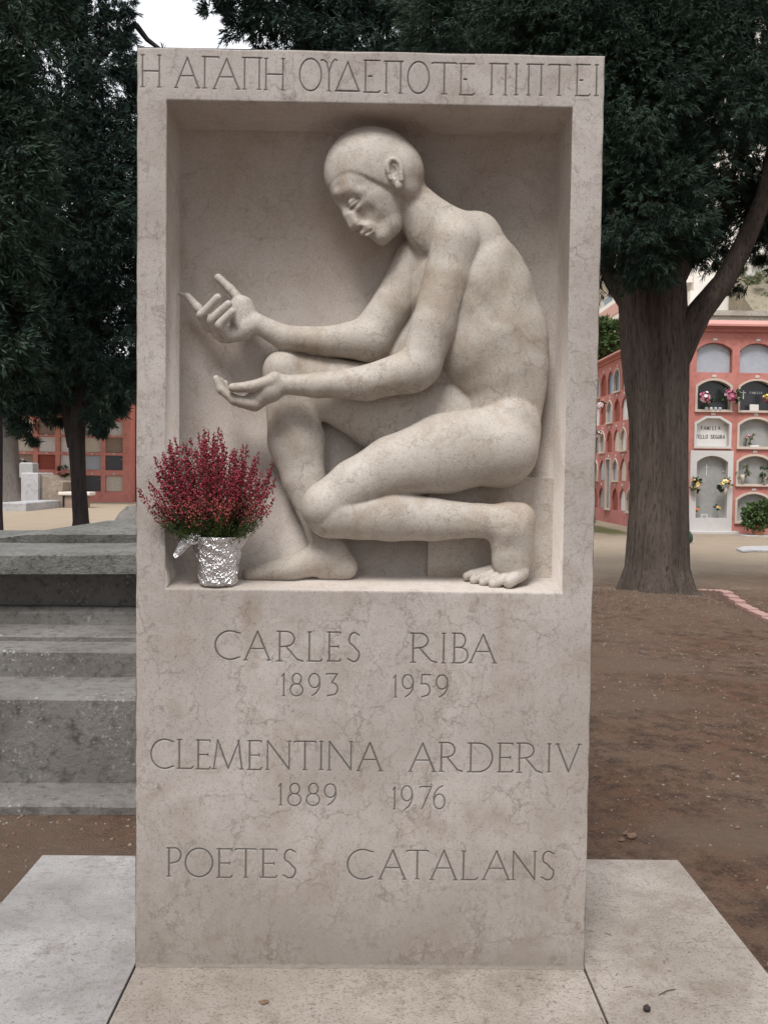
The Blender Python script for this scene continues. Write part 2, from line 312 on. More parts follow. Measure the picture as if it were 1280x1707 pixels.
def front_panel():
    segs = []   # (x0,z0,x1,z1,halfwidth)
    bands = []
    for li, line in enumerate(LINES):
        zs = []
        for ch, x0, x1, y0, y1 in line:
            c = at((x0+x1)/2, (y0+y1)/2, 0); s = -CAMP[1]/FPX
            wd = (x1-x0)*s; hg = (y1-y0)*s
            zs += [c[2]-hg/2, c[2]+hg/2]
            hw = 0.00235 if li != 5 else 0.0021
            if li in (1, 3): hw *= .9
            for pts, w_ in glyph(ch):
                P = [(c[0]+(px_-.5)*wd, c[2]+(py_-.5)*hg) for px_, py_ in pts]
                for a, b in zip(P[:-1], P[1:]): segs.append((a[0], a[1], b[0], b[1], hw*(0.58+.5*w_)))
        bands.append((min(zs)-.006, max(zs)+.006))
    dx = 0.00135
    def lin(a, b, h): return list(np.linspace(a, b, max(2, int(round((b-a)/h))+1)))[:-1]
    xs = np.array(lin(-SW, NX0, dx)+lin(NX0, NX1, dx)+lin(NX1, SW, dx)+[SW])
    cuts = sorted({0., NZ0, NZ1, SH} | {v for b in bands for v in b})
    zs = []
    for a, b in zip(cuts[:-1], cuts[1:]):
        fine = any(a >= q0-1e-6 and b <= q1+1e-6 for q0, q1 in bands)
        zs += lin(a, b, dx if fine else .02)
    zs += [SH-.012, SH-.008, SH-.005, SH-.002, SH]; zs += [.003, .008, NZ0-.002, NZ0-.005, NZ1+.002, NZ1+.005]
    zs = np.array(sorted(set(round(float(v), 6) for v in zs)))
    X, Z = np.meshgrid(xs, zs)
    depth = np.zeros_like(X); dirt = np.zeros_like(X)
    for x0, z0, x1, z1, hw in segs:
        m = hw+.001
        i0, i1 = np.searchsorted(xs, [min(x0, x1)-m, max(x0, x1)+m]); j0, j1 = np.searchsorted(zs, [min(z0, z1)-m, max(z0, z1)+m])
        xx = X[j0:j1, i0:i1]; zz = Z[j0:j1, i0:i1]; vx, vz = x1-x0, z1-z0; L2 = vx*vx+vz*vz+1e-12
        t = np.clip(((xx-x0)*vx+(zz-z0)*vz)/L2, 0, 1); d = np.hypot(xx-x0-t*vx, zz-z0-t*vz)
        depth[j0:j1, i0:i1] = np.maximum(depth[j0:j1, i0:i1], np.clip(hw+.0003-d, 0, 1)*1.05)
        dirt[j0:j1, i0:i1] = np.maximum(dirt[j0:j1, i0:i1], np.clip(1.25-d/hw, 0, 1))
    rng = np.random.default_rng(5)
    # worn arris along the outer border and round the recess
    e = np.minimum.reduce([X+SW, SW-X, SH-Z]); chip = 0.0022+.0016*np.sin(Z*37+np.sin(Z*11)*3)*np.sin(X*23)
    depth += np.clip(chip-e, 0, .004)*1.0
    bx = np.maximum(np.maximum(NX0-X, X-NX1), np.maximum(NZ0-Z, Z-NZ1)); inside = bx < 0
    depth += np.where(bx >= 0, np.clip(.0022-bx, 0, .0022)*.8, 0)
    nz, nx = X.shape
    V = np.stack([X, depth, Z], -1).reshape(-1, 3)
    idx = np.arange(nz*nx).reshape(nz, nx)
    Q = np.stack([idx[:-1, :-1], idx[:-1, 1:], idx[1:, 1:], idx[1:, :-1]], -1).reshape(-1, 4)
    cxm = (xs[:-1]+xs[1:])/2; czm = (zs[:-1]+zs[1:])/2; CX, CZ = np.meshgrid(cxm, czm)
    keep = ~((CX > NX0) & (CX < NX1) & (CZ > NZ0) & (CZ < NZ1)); Q = Q[keep.ravel()]
    used = np.unique(Q); mp = -np.ones(len(V), int); mp[used] = np.arange(len(used)); V = V[used]; Q = mp[Q]; dirt = dirt.ravel()[used]
    # body: sides, top, back, recess
    n0 = len(V); e0 = .0045; tr = .0018
    fl = NZ0+.024   # the recess floor rises a little towards the back wall
    ov = [(-SW, e0, 0), (SW, e0, 0), (SW, e0, SH), (-SW, e0, SH), (-SW, ST, 0), (SW, ST, 0), (SW, ST, SH), (-SW, ST, SH),
          (NX0, tr, NZ0), (NX1, tr, NZ0), (NX1, tr, NZ1), (NX0, tr, NZ1), (NX0-.004, ND, fl), (NX1+.004, ND, fl), (NX1+.004, ND, NZ1-.004), (NX0-.004, ND, NZ1-.004)]
    # real depth at the border of the grid
    bd = float(np.clip(.0022, 0, .004)); 
    for i in range(4): ov[i] = (ov[i][0], .0005, ov[i][2])
    of = [(1, 5, 6, 2), (4, 0, 3, 7), (3, 2, 6, 7), (5, 4, 7, 6), (9, 8, 12, 13), (10, 9, 13, 14), (11, 10, 14, 15), (8, 11, 15, 12), (13, 12, 15, 14)]
    V = np.vstack([V, np.array(ov)]); F = np.vstack([Q, np.array(of)+n0]); dirt = np.concatenate([dirt, np.zeros(len(ov))])
    return V, F, dirt
stele = empty('memorial_stele', (0, .2, 0), 'tall pale limestone memorial stele with a recessed kneeling nude relief and carved poets\' names', 'memorial')
V_, F_, D_ = front_panel()
body = np_mesh('carved_slab', V_, F_, M['marble'], stele); body.data.materials.append(M['recess'])
mi_ = np.zeros(len(F_), np.int32); mi_[-5:] = 1; body.data.polygons.foreach_set('material_index', mi_)
a_ = body.data.attributes.new('dirt', 'FLOAT', 'POINT'); a_.data.foreach_set('value', D_.astype(np.float32))
# seat block carved in the recess behind the figure
mb = MB(); p1 = at(713, 905, ND-.03); p2 = at(925, 796, ND-.045); 
mb.bevbox(float(at(713, 930, ND-.02)[0]), NX1+.0035, ND-.022, ND+.01, NZ0+.005, float(p2[2]), .002)
mb.build('seat_block', M['relief'], stele)
# mortar bead at the foot
rnd = random.Random(3); mb = MB(); n = 90; vs = []
for i in range(n+1):
    x = -SW+.002+(2*SW-.004)*i/n; a = .006+rnd.uniform(0, .006); h = .003+rnd.uniform(0, .0035)
    vs += [(x, .004, h+.002), (x, -a*.5, h), (x, -a, .0005)]
mb.add(vs, [(3*i+k, 3*i+k+1, 3*i+k+4, 3*i+k+3) for i in range(n) for k in range(2)]); mb.build('mortar_joint', M['mortar'], stele)

# ------------------------------------------------------------------ the carved figure: a distance field turned into one surface
def Wp(px, py, t): p = at(px, py, ND-t); return (p[0], p[2], t)
def PX(t=0.1): return (ND-t-CAMP[1])/FPX
BIG = np.float32(.06)
class Field:
    def __init__(s, h):
        s.h = h; s.x = np.arange(-.525, .50, h, dtype=np.float32); s.z = np.arange(1.005, 2.245, h, dtype=np.float32); s.t = np.arange(-.012, .215, h, dtype=np.float32)
        s.F = np.full((len(s.x), len(s.z), len(s.t)), BIG, np.float32)
    def sl(s, lo, hi):
        r = []
        for ax, a, b in zip((s.x, s.z, s.t), lo, hi):
            i0 = max(0, int(np.searchsorted(ax, a))-1); i1 = min(len(ax), int(np.searchsorted(ax, b))+1); r.append(slice(i0, i1))
        return tuple(r)
    def coords(s, q): return s.x[q[0]][:, None, None], s.z[q[1]][None, :, None], s.t[q[2]][None, None, :]
def d_cone(F, a, b, ra, rb, q, mg):
    ra *= PX(a[2]); rb *= PX(b[2]); m = max(ra, rb)
    lo = [min(a[i], b[i])-m-mg for i in range(2)]+[min(a[2], b[2])-m*q-mg]; hi = [max(a[i], b[i])+m+mg for i in range(2)]+[max(a[2], b[2])+m*q+mg]
    S = F.sl(lo, hi); x, z, t = F.coords(S); t = t/q; at_, bt = a[2]/q, b[2]/q
    vx, vz, vt = b[0]-a[0], b[1]-a[1], bt-at_; L2 = vx*vx+vz*vz+vt*vt+1e-9
    k = np.clip(((x-a[0])*vx+(z-a[1])*vz+(t-at_)*vt)/L2, 0, 1)
    d = np.sqrt((x-a[0]-k*vx)**2+(z-a[1]-k*vz)**2+(t-at_-k*vt)**2)-(ra+(rb-ra)*k)
    return S, (d*min(1, .5+q/2)).astype(np.float32)
def d_ell(F, c, rx, rz, rt, ang, mg):
    rx *= PX(c[2]); rz *= PX(c[2]); m = max(rx, rz)
    S = F.sl([c[0]-m-mg, c[1]-m-mg, c[2]-rt-mg], [c[0]+m+mg, c[1]+m+mg, c[2]+rt+mg]); x, z, t = F.coords(S)
    ca, sa = math.cos(R(ang)), math.sin(R(ang)); u = ((x-c[0])*ca-(z-c[1])*sa); v = ((x-c[0])*sa+(z-c[1])*ca)   # ang: clockwise in the picture
    tt = t-c[2]; k0 = np.sqrt((u/rx)**2+(v/rz)**2+(tt/rt)**2); k1 = np.sqrt((u/rx**2)**2+(v/rz**2)**2+(tt/rt**2)**2)+1e-6
    return S, np.minimum(k0*(k0-1)/k1, BIG).astype(np.float32)
def smin(a, b, k):
    if k <= 0: return np.minimum(a, b)
    h = np.maximum(k-np.abs(a-b), 0)/k; return np.minimum(a, b)-h*h*k*.25
def smax(a, b, k): return -smin(-a, -b, k)
def build_figure(h):
    G = Field(h)
    def group(k, prims, kj=.004, subs=(), post=None, blur=0):
        lo = [9, 9, 9]; hi = [-9, -9, -9]
        for p in prims:
            ends = [(Wp(*p[1:4]), p[4])]+([(Wp(*p[5:8]), p[8])] if p[0] == 'c' else [])
            for P_, r_ in ends:
                rr_ = (r_ if p[0] == 'c' else max(p[4], p[5]))*.00172; rt_ = rr_*(p[9] if p[0] == 'c' else 0)+(p[6] if p[0] == 'e' else 0)
                for ax, e_ in ((0, rr_), (1, rr_), (2, rt_)): lo[ax] = min(lo[ax], P_[ax]-e_-.035); hi[ax] = max(hi[ax], P_[ax]+e_+.035)
        B_ = G.sl(lo, hi); L = Field.__new__(Field); L.h = G.h; L.x, L.z, L.t = G.x[B_[0]], G.z[B_[1]], G.t[B_[2]]
        L.F = np.full((len(L.x), len(L.z), len(L.t)), BIG, np.float32)
        mg = .02
        for p in prims:
            kk = k
            if p[0] == 'c':
                _, x1, y1, t1, r1, x2, y2, t2, r2, q = p[:10]
                if len(p) > 10: kk = p[10]
                S, d = d_cone(L, Wp(x1, y1, t1), Wp(x2, y2, t2), r1, r2, q, max(mg, kk))
            else:
                _, x1, y1, t1, rx, ry, rt, ang = p[:8]
                if len(p) > 8: kk = p[8]
                S, d = d_ell(L, Wp(x1, y1, t1), rx, ry, rt, ang, max(mg, kk))
            L.F[S] = smin(L.F[S], d, kk)
        if blur: L.F = np.clip(L.F, -.03, .03)
        for _ in range(int(blur*(.002/G.h)**2+.5)):
            for ax in range(3):
                f = np.moveaxis(L.F, ax, 0); f[1:-1] = (f[:-2]+2*f[1:-1]+f[2:])*.25
        for p in subs: carve(L, p)
        if post: post(L)
        G.F[B_] = smin(G.F[B_], L.F, kj)
    def carve(L, p):
        kk = p[-1]
        if p[0] == 'c': S, d = d_cone(L, Wp(*p[1:4]), Wp(*p[5:8]), p[4], p[8], p[9], .02)
        else: S, d = d_ell(L, Wp(*p[1:4]), p[4], p[5], p[6], p[7], .02)
        L.F[S] = smax(L.F[S], -d, kk)
    c = lambda x1, y1, t1, r1, x2, y2, t2, r2, q=.7, *k: ('c', x1, y1, t1, r1, x2, y2, t2, r2, q)+k
    e = lambda x, y, t, rx, ry, rt, a=0, *k: ('e', x, y, t, rx, ry, rt, a)+k
    # far leg (raised knee)
    group(.012, [c(478,622,.045,38, 640,681,.040,70,.42), c(640,681,.04,70, 770,700,.04,66,.42), e(472,618,.052,33,33,.046,0)], .004, blur=8)
    group(.010, [c(480,655,.045,38, 494,735,.045,47,.62), c(494,735,.045,47, 507,800,.045,36,.62), c(507,800,.045,36, 536,890,.055,24,.7), e(478,640,.05,36,30,.045,0),
          c(536,890,.055,24, 552,925,.06,30,.8), c(552,925,.06,30, 569,940,.06,25,.8), c(540,950,.06,17, 578,948,.06,18,.9), c(545,928,.06,29, 487,947,.065,21,.9), c(487,947,.065,21, 414,957,.07,11.5,1.3)], .014, blur=14)
    # pelvis, then the ribcage and belly with its fold over it
    group(.012, [c(845,642,.062,66, 838,702,.06,62,.55), c(840,640,.05,66, 800,690,.04,55,.45)], .005, blur=10)
    group(.014, [c(775,428,.055,68, 786,482,.06,98,.5), c(786,482,.06,98, 819,568,.06,94,.5), c(819,568,.06,94, 834,606,.06,81,.54),
          c(828,600,.06,70, 799,600,.066,43,.62), c(730,440,.045,46, 738,560,.04,50,.5), c(738,560,.04,50, 700,640,.03,55,.42), c(735,520,.032,45, 662,628,.03,50,.42),
          e(843,520,.084,26,66,.042,14,.03), e(810,462,.092,31,64,.046,24,.03), e(784,582,.082,32,44,.05,-4,.03)], .008, blur=22,
        subs=[('c', 786,484,.152,5, 826,530,.149,4,.6,.024), ('c', 852,388,.12,2, 884,460,.125,2.5,.7,.03)])
    # neck and trapezius
    group(.014, [c(672,325,.078,35, 728,385,.082,46,.62), c(728,385,.082,46, 790,415,.08,54,.5), c(712,395,.07,28, 715,430,.055,36,.5)], .010, blur=10,
        subs=[('c', 672,392,.105,3, 700,427,.10,4,.7,.012)])
    # far arm
    group(.010, [c(692,428,.035,32, 655,507,.045,33,.75), c(655,507,.045,33, 616,566,.05,37,.75), c(616,566,.05,37, 545,569,.06,24,.9),
          c(545,569,.06,24, 474,563,.06,20,.95), c(474,563,.06,21, 426,538,.065,16,.9)], .004, blur=20)
    # near arm
    group(.010, [e(760,400,.092,41,42,.056,20), c(796,387,.066,33, 765,420,.09,40,.6)], .022, blur=14)
    group(.010, [c(760,405,.11,41, 748,462,.108,40,.75), c(748,462,.108,40, 722,545,.118,37,.85),
          c(722,545,.118,37, 700,606,.124,36,.85), c(700,606,.124,36, 684,622,.127,34,.85), c(692,616,.125,36, 610,639,.134,29,.95), c(610,639,.134,29, 530,642,.140,20.5,1), c(530,643,.142,21, 472,641,.145,16,.9)], .005, blur=22,
        subs=[('c', 786,470,.135,3, 770,520,.135,3,.8,.015)])
    # near thigh, buttock, calf, foot
    group(.012, [c(845,722,.085,56, 830,752,.085,62,.60), e(848,699,.062,46,46,.075,0,.03), e(838,748,.09,59,62,.09,10), c(820,742,.095,63, 738,757,.098,66,.65), c(738,757,.098,66, 655,778,.108,51,.75),
          c(655,778,.108,51, 592,808,.113,42.5,.82), c(592,808,.113,42.5, 552,838,.115,41,.85), e(538,844,.125,37,40,.06,20)], .005, blur=24)
    group(.010, [c(550,856,.118,42, 600,859,.108,40,.85), c(600,859,.108,40, 652,859,.108,43,.82), c(652,859,.108,43, 722,866,.11,35.5,.85), c(722,866,.115,36, 800,868,.115,28,.8),
          c(800,868,.115,28, 842,868,.115,29,.8), c(850,864,.11,27, 866,862,.11,24,.9), c(848,868,.11,30, 853,905,.11,35,.65), c(853,905,.11,34, 850,934,.106,31,.65), c(866,866,.105,23, 858,935,.10,24,.9,.02), e(850,882,.115,34,26,.045,0,.03),
          c(852,930,.102,31, 858,954,.108,20,.9), e(829,858,.130,11,9,.018,0)], .0035, blur=22,
        subs=[('c', 838,880,.168,3, 812,890,.166,3,.8,.015)])
    toes = [c(836,945,.068,8.5, 786,957,.078,7,1,.004), c(786,957,.078,7, 777,960,.078,6.2,1,.004), c(840,949,.085,9, 798,963,.095,7,1,.004), c(798,963,.095,7, 789,967,.095,6.6,1,.004),
            c(846,953,.102,9, 812,967,.112,7,1,.004), c(812,967,.112,7, 804,971,.112,6.2,1,.004), c(854,956,.117,9.5, 830,970,.129,7.6,1,.004), c(830,970,.129,7.6, 821,974,.129,7.2,1,.004), c(868,955,.115,13, 848,970,.140,10.5,1,.004)]
    for i in range(0, 8, 2): group(.004, toes[i:i+2], .0028)
    group(.006, toes[8:], .006)
    # far hand: palm towards the viewer, fingers curled
    group(.010, [e(403,530,.068,21,37,.022,-12), c(428,540,.066,16, 408,548,.068,18,.9), e(404,508,.066,17,15,.020,0), e(413,524,.066,15,24,.019,0), e(385,558,.073,24,12,.020,-25)], .008, blur=8)
    for p in ([c(402,503,.052,9, 384,482,.046,7.6,1), c(384,482,.046,7.6, 364,463,.042,7,1)],
              [c(392,558,.062,9, 345,532,.062,8,1), c(345,532,.062,8, 330,513,.06,7.2,1), c(330,513,.06,7.2, 313,494,.056,6.2,1), c(309,492,.05,4, 294,488,.045,3,1)],
              [c(388,556,.060,10, 347,545,.060,8.5,1), c(347,545,.060,8.5, 335,525,.086,7.2,1), c(336,525,.090,7.2, 363,496,.100,6.8,1)],
              [c(395,558,.068,11, 364,556,.072,10,1), c(364,556,.072,10, 353,536,.098,7.6,1), c(353,532,.102,7.4, 381,507,.110,6.8,1)],
              [c(398,556,.072,13, 384,560,.078,11,1), c(384,560,.078,11, 367,546,.108,8.4,1), c(366,541,.113,7.6, 387,520,.117,7,1)]):
        group(.006, p, .0045, blur=3)
    # near hand: palm up
    group(.010, [c(472,641,.145,15.5, 452,650,.145,19,.8), c(452,650,.143,19, 424,668,.135,16,.8), c(424,671,.132,14, 400,671,.130,9,.9), c(458,632,.152,13, 440,640,.155,10,.9)], .006, blur=5)
    group(.006, [c(450,636,.158,11, 418,645,.162,9.5,.95), c(418,645,.162,9.5, 388,646.5,.16,7.8,.95)], .003, blur=3)
    for dt, ex, ey in ((0, 0, 0), (-.017, 3, 2), (-.033, 7, 4), (-.048, 14, 8)):
        group(.006, [c(424,673-ey*.3,.140+dt,12, 392,667,.140+dt,9,1), c(392,667,.140+dt,9, 369+ex*.4,650,.139+dt,7,1), c(369+ex*.4,650,.139+dt,7, 361+ex,631+ey,.138+dt,6,1)], .0025, blur=3)
    # head: face first, then the close cap of hair lying over it
    group(.012, [c(606,306,.099,57, 622,335,.099,47.5,.64), c(622,335,.099,47.5, 642,370,.098,29.5,.72), e(637,397,.108,12.5,11.5,.026,-30,.014), c(612,378,.108,13, 636,388,.108,15,1.0,.014)], .003, blur=16)
    def ts(px, py, fb=.115):      # depth of the surface under a point of the face
        t_ = .14
        for _ in range(2):
            x_, z_, _t = Wp(px, py, t_); col = G.F[int(round((x_-G.x[0])/G.h)), int(round((z_-G.z[0])/G.h))]; k_ = np.nonzero(col < 0)[0]
            if len(k_) == 0: return fb
            k_ = k_[-1]; t_ = float(G.t[k_])+(G.h*col[k_]/(col[k_]-col[k_+1]) if k_+1 < len(col) else 0)
        return max(t_, .08)
    group(.008, [c(569,337,.108,7, 581,359,.113,8,1), c(581,359,.114,8.5, 589,377,.120,7.8,1), c(583,350,.122,7, 594,371,.130,7.5,1), e(598,375.5,.133,6,5,.009,0,.005)], .009)
    group(.010, [e(611,379,.118,14,12,.024,30)], .010)
    t1 = ts(585,318); group(.01, [c(565,323,ts(566,324)-.007,5.5, 585,316,t1-.007,6, 1), c(585,316,t1-.007,6, 603,320,ts(603,320)-.008,5,1)], .014)
    te_ = ts(588,337); ti_ = ts(578,343)
    carve(G, ('e', 579,342,ti_+.003,9,7,.008,-35,.016)); carve(G, ('e', 590,337.5,te_+.003,11,7,.005,-35,.012))
    group(.004, [e(589,336,te_-.0062,9.5,7,.0078,-38)], .005)
    tl_ = ts(589,338); carve(G, ('c', 582,342.5,tl_-.0005,.9, 596.5,331.5,ts(596,332)+.0005,1.0, 1, .003)); group(.002, [c(584,344.5,ts(584,345)-.0005,1.5, 598,333.5,ts(598,334)-.0005,1.3,1)], .003)
    group(.003, [c(604,388.5,ts(606,386)-.005,4.5, 617,381.5,ts(617,381)-.0035,3.0,1)], .006)
    group(.003, [c(612,391.5,ts(613,389)-.005,4.2, 621.5,386,ts(621,386)-.0035,3.0,1)], .005)
    carve(G, ('e', 614,356,ts(614,356)+.0075,10,10,.009,0,.018)); carve(G, ('e', 603,360,ts(603,360)+.006,4,9,.008,-30,.012)); carve(G, ('c', 594,386,.120,1.5, 603,379,.138,1.6, 1, .004)); carve(G, ('c', 607,391,ts(608,388)-.001,.9, 620,383.5,ts(620,383)+.001,1.0, 1, .003))
    carve(G, ('e', 600,379,ts(600,379),2,1.6,.003,0,.002))
    def haircut(L):
        # keep only what lies above the hairline
        xs = [520, 548, 557, 567, 582, 606, 623, 640, 652, 664, 676, 690, 720]; ys = [310, 304, 296, 291, 289, 296, 303, 311, 314, 313, 312, 312, 314]
        P = [Wp(a, b, .15) for a, b in zip(xs, ys)]; zl = np.interp(L.x, [p[0] for p in P], [p[1] for p in P]).astype(np.float32)
        cut = (zl[:, None]-L.z[None, :])[:, :, None]*.8
        L.F = smax(L.F, cut, .009)
    group(.01, [e(621.5,289.5,.090,80.8,75,.0755,12)], .004, post=haircut)
    group(.012, [e(667,291,.088,38.5,45,.068,0)], .018)
    group(.012, [e(676,322,.082,27,24,.058,0)], .018)
    # ear
    def ring(cx, cy, rx, ry, a0, a1, r, t0, t1, n=9, rot=0):
        P = []
        for i in range(n+1):
            a = R(a0+(a1-a0)*i/n); u, v = rx*math.cos(a), ry*math.sin(a); ca, sa = math.cos(R(rot)), math.sin(R(rot))
            P.append((cx+u*ca-v*sa, cy+u*sa+v*ca, t0+(t1-t0)*i/n))
        return [c(*P[i], r, *P[i+1], r, 1) for i in range(n)]
    te = ts(657,288)
    group(.003, [e(658.5,288,te-.005,14.5,24,.013,-12)], .0012)
    carve(G, ('e', 655.5,285,te+.013,8,14,.013,-12,.002))
    group(.003, ring(657,281,11.5,15.5,165,395,3.9,te+.003,te+.008,14,-12)+[c(668.5,290,te+.008,3.9, 668.5,300,te+.006,4.6,1), e(665,308,te+.002,6.5,8,.007,10)], .002)
    group(.003, [c(661,275,te+.001,2.6, 664,284,te+.002,2.8,1), c(664,284,te+.002,2.8, 660,293,te+.001,2.6,1), c(647,289,te+.002,2.8, 650.5,299,te+.002,3,1)], .002)
    # keep the back buried in the wall
    G.F = np.maximum(G.F, (-.008-G.t)[None, None, :])
    G.F[0], G.F[-1], G.F[:, 0], G.F[:, -1], G.F[:, :, 0], G.F[:, :, -1] = (.01,)*6
    return G
def surface_nets(G):
    F = G.F; s = F < 0
    nx, ny, nz = F.shape
    cnt = np.zeros((nx-1, ny-1, nz-1), np.uint8)
    for i in (0, 1):
        for j in (0, 1):
            for k in (0, 1): cnt += s[i:nx-1+i, j:ny-1+j, k:nz-1+k]
    act = (cnt > 0) & (cnt < 8); I = np.argwhere(act); idx = np.full(act.shape, -1, np.int32); idx[act] = np.arange(len(I))
    acc = np.zeros((len(I), 3)); num = np.zeros(len(I))
    cor = [(i, j, k) for i in (0, 1) for j in (0, 1) for k in (0, 1)]
    val = {c_: F[I[:, 0]+c_[0], I[:, 1]+c_[1], I[:, 2]+c_[2]] for c_ in cor}
    for a in cor:
        for ax in range(3):
            if a[ax] == 0:
                b = list(a); b[ax] = 1; b = tuple(b); va, vb = val[a], val[b]; x = (va < 0) != (vb < 0)
                t = np.where(x, va/np.where(x, va-vb, 1), 0); p = np.tile(np.array(a, float), (len(I), 1)); p[:, ax] += t
                acc += np.where(x[:, None], p, 0); num += x
    P = I+acc/num[:, None]
    X = G.x[0]+P[:, 0]*G.h; Z = G.z[0]+P[:, 1]*G.h; T = G.t[0]+P[:, 2]*G.h
    V = np.stack([X, ND-T, Z], 1)
    Q = []
    for ax in range(3):
        u, v = [(1, 2), (2, 0), (0, 1)][ax]
        sl0 = [slice(None)]*3; sl1 = [slice(None)]*3; sl0[ax] = slice(0, -1); sl1[ax] = slice(1, None)
        for q in (u, v): sl0[q] = slice(1, -1); sl1[q] = slice(1, -1)
        a = s[tuple(sl0)]; b = s[tuple(sl1)]; E = np.argwhere(a != b); fl = a[E[:, 0], E[:, 1], E[:, 2]]
        E[:, u] += 1; E[:, v] += 1
        def cell(du, dv):
            C = E.copy(); C[:, u] += du; C[:, v] += dv; return idx[C[:, 0], C[:, 1], C[:, 2]]
        q4 = np.stack([cell(-1, -1), cell(0, -1), cell(0, 0), cell(-1, 0)], 1)
        q4[fl] = q4[fl][:, ::-1]; Q.append(q4)
    Q = np.vstack(Q); Q = Q[(Q >= 0).all(1)]
    return V, Q
FIG_H = globals().get('FIG_H', 0.0020)
G_ = build_figure(FIG_H); V_, F_ = surface_nets(G_); del G_
fig = np_mesh('kneeling_figure', V_, F_, M['relief'], stele, smooth=True)
tag(fig, 'carved nude youth kneeling with bowed head and open hands')

# ------------------------------------------------------------------ paving slabs
def slab(name, pts, mat, label, rel=0.004):
    n = len(pts); v = []
    cx = sum(p[0] for p in pts)/n; cy = sum(p[1] for p in pts)/n
    for z, k in ((ZG-.05, 0), (-rel, 0), (0, rel)):
        for x, y in pts:
            d = math.hypot(x-cx, y-cy); v.append((x-(x-cx)/d*k, y-(y-cy)/d*k, z))
    mb = MB(); mb.add(v, [tuple(range(n))[::-1], tuple(2*n+i for i in range(n))]+[(k*n+i, k*n+(i+1) % n, k*n+n+(i+1) % n, k*n+n+i) for k in (0, 1) for i in range(n)])
    o = mb.build(name, mat); return tag(o, label, 'paving slab', 'paving slabs round the stele')
g = .0022
slab('paving_slab', [(-1.097, -1.6), (-.6-g, -1.6), (-.6-g, .696), (-1.097, .696)], M['slab_white'], 'whitish mottled paving slab left of the stele, palest of the three')
slab('paving_slab', [(-.6+g, -1.6), (.6-g, -1.6), (.6-g, .696), (-.6+g, .696)], M['slab_mid'], 'beige paving slab in front of and under the stele, between two joints')
slab('paving_slab', [(.6+g, -1.6), (1.086, -1.6), (1.086, .696), (.6+g, .696)], M['slab_mid'], 'beige brown speckled paving slab right of the stele with a small cone on it')

# ------------------------------------------------------------------ ground
def nz2(x, y):
    return .5*math.sin(x*1.3+1.1*math.sin(y*.9))+.5*math.sin(y*1.7+1.3*math.sin(x*1.1))
TB = ag(1097, 1004)   # foot of the big cypress
def gz(x, y):
    z = .012*nz2(x*1.3, y*1.3)*min(1, max(0, (max(abs(x)-1.1, (y-.7), 0))/.8))
    r = math.hypot(x-TB[0], y-TB[1]); z += .17*math.exp(-(r/.9)**2)*(1+.25*math.sin(x*7)*math.cos(y*6))
    r = math.hypot(x-TB[0]+1.25, (y-TB[1]-2.4)); z += .14*math.exp(-(r/.8)**2)
    return ZG+z
def patchgrid(x0, x1, nx, y0, y1, ny): 
    xs = np.linspace(x0, x1, nx); ys = np.linspace(y0, y1, ny); return xs, ys
xs = np.concatenate([np.linspace(-260, -12, 12)[:-1], np.linspace(-12, 12, 260)[:-1], np.linspace(12, 260, 12)])
ys = np.concatenate([np.linspace(-40, -2, 8)[:-1], np.linspace(-2, 16, 220)[:-1], np.linspace(16, 420, 40)])
V_ = np.array([(x, y, gz(x, y) if abs(x) < 12 and y < 16 else ZG) for y in ys for x in xs]); nx = len(xs)
I_ = np.arange(len(xs)*len(ys)).reshape(len(ys), nx); F_ = np.stack([I_[:-1, :-1], I_[:-1, 1:], I_[1:, 1:], I_[1:, :-1]], -1).reshape(-1, 4)
m, nt, b = newmat('earth and sand', .95, .1); t = NT(nt)
sep = t.n('ShaderNodeSeparateXYZ'); t.L(t.pos, sep.inputs[0]); X_, Y_ = sep.outputs[0], sep.outputs[1]
br = t.mix(t.ramp(t.noise(1.1, 6, .65).outputs[0], [(.36, 0.), (.64, 1.)]), (.25, .138, .087), (.285, .195, .142))
br = t.mix(t.ramp(t.noise(9, 6, .7).outputs[0], [(.44, 0.), (.66, 1.)]), br, (.105, .066, .048))
br = t.mix(t.math('MULTIPLY', t.ramp(t.noise(70, 5, .75).outputs[0], [(.52, 0.), (.66, 1.)]), .75), br, (.32, .26, .21))
br = t.mix(t.math('MULTIPLY', t.ramp(t.noise(130, 4, .7).outputs[0], [(.56, 0.), (.66, 1.)]), .8), br, (.07, .046, .034))
sa = t.mix(t.noise(1.6, 6, .65).outputs[0], (.46, .36, .26), (.60, .50, .38))
sa = t.mix(t.ramp(t.noise(40, 4, .7).outputs[0], [(.5, 0.), (.7, .6)]), sa, (.36, .28, .21))
yy = t.math('ADD', Y_, t.math('MULTIPLY', t.noise(.55, 4, .6).outputs[0], 4.5)); yy = t.math('ADD', yy, t.math('MULTIPLY', X_, -.32))
f = t.ramp(t.math('MULTIPLY', yy, .04), [(.36, 0.), (.50, 1.)])
c = t.mix(f, br, sa)
c = t.mix(t.math('MULTIPLY', t.ramp(t.noise(.75, 3, .55).outputs[0], [(.50, 0.), (.62, 1.)]), t.math('SUBTRACT', 1.0, f)), c, t.mix(t.noise(22, 6, .7).outputs[0], (.21, .138, .096), (.30, .222, .168)))
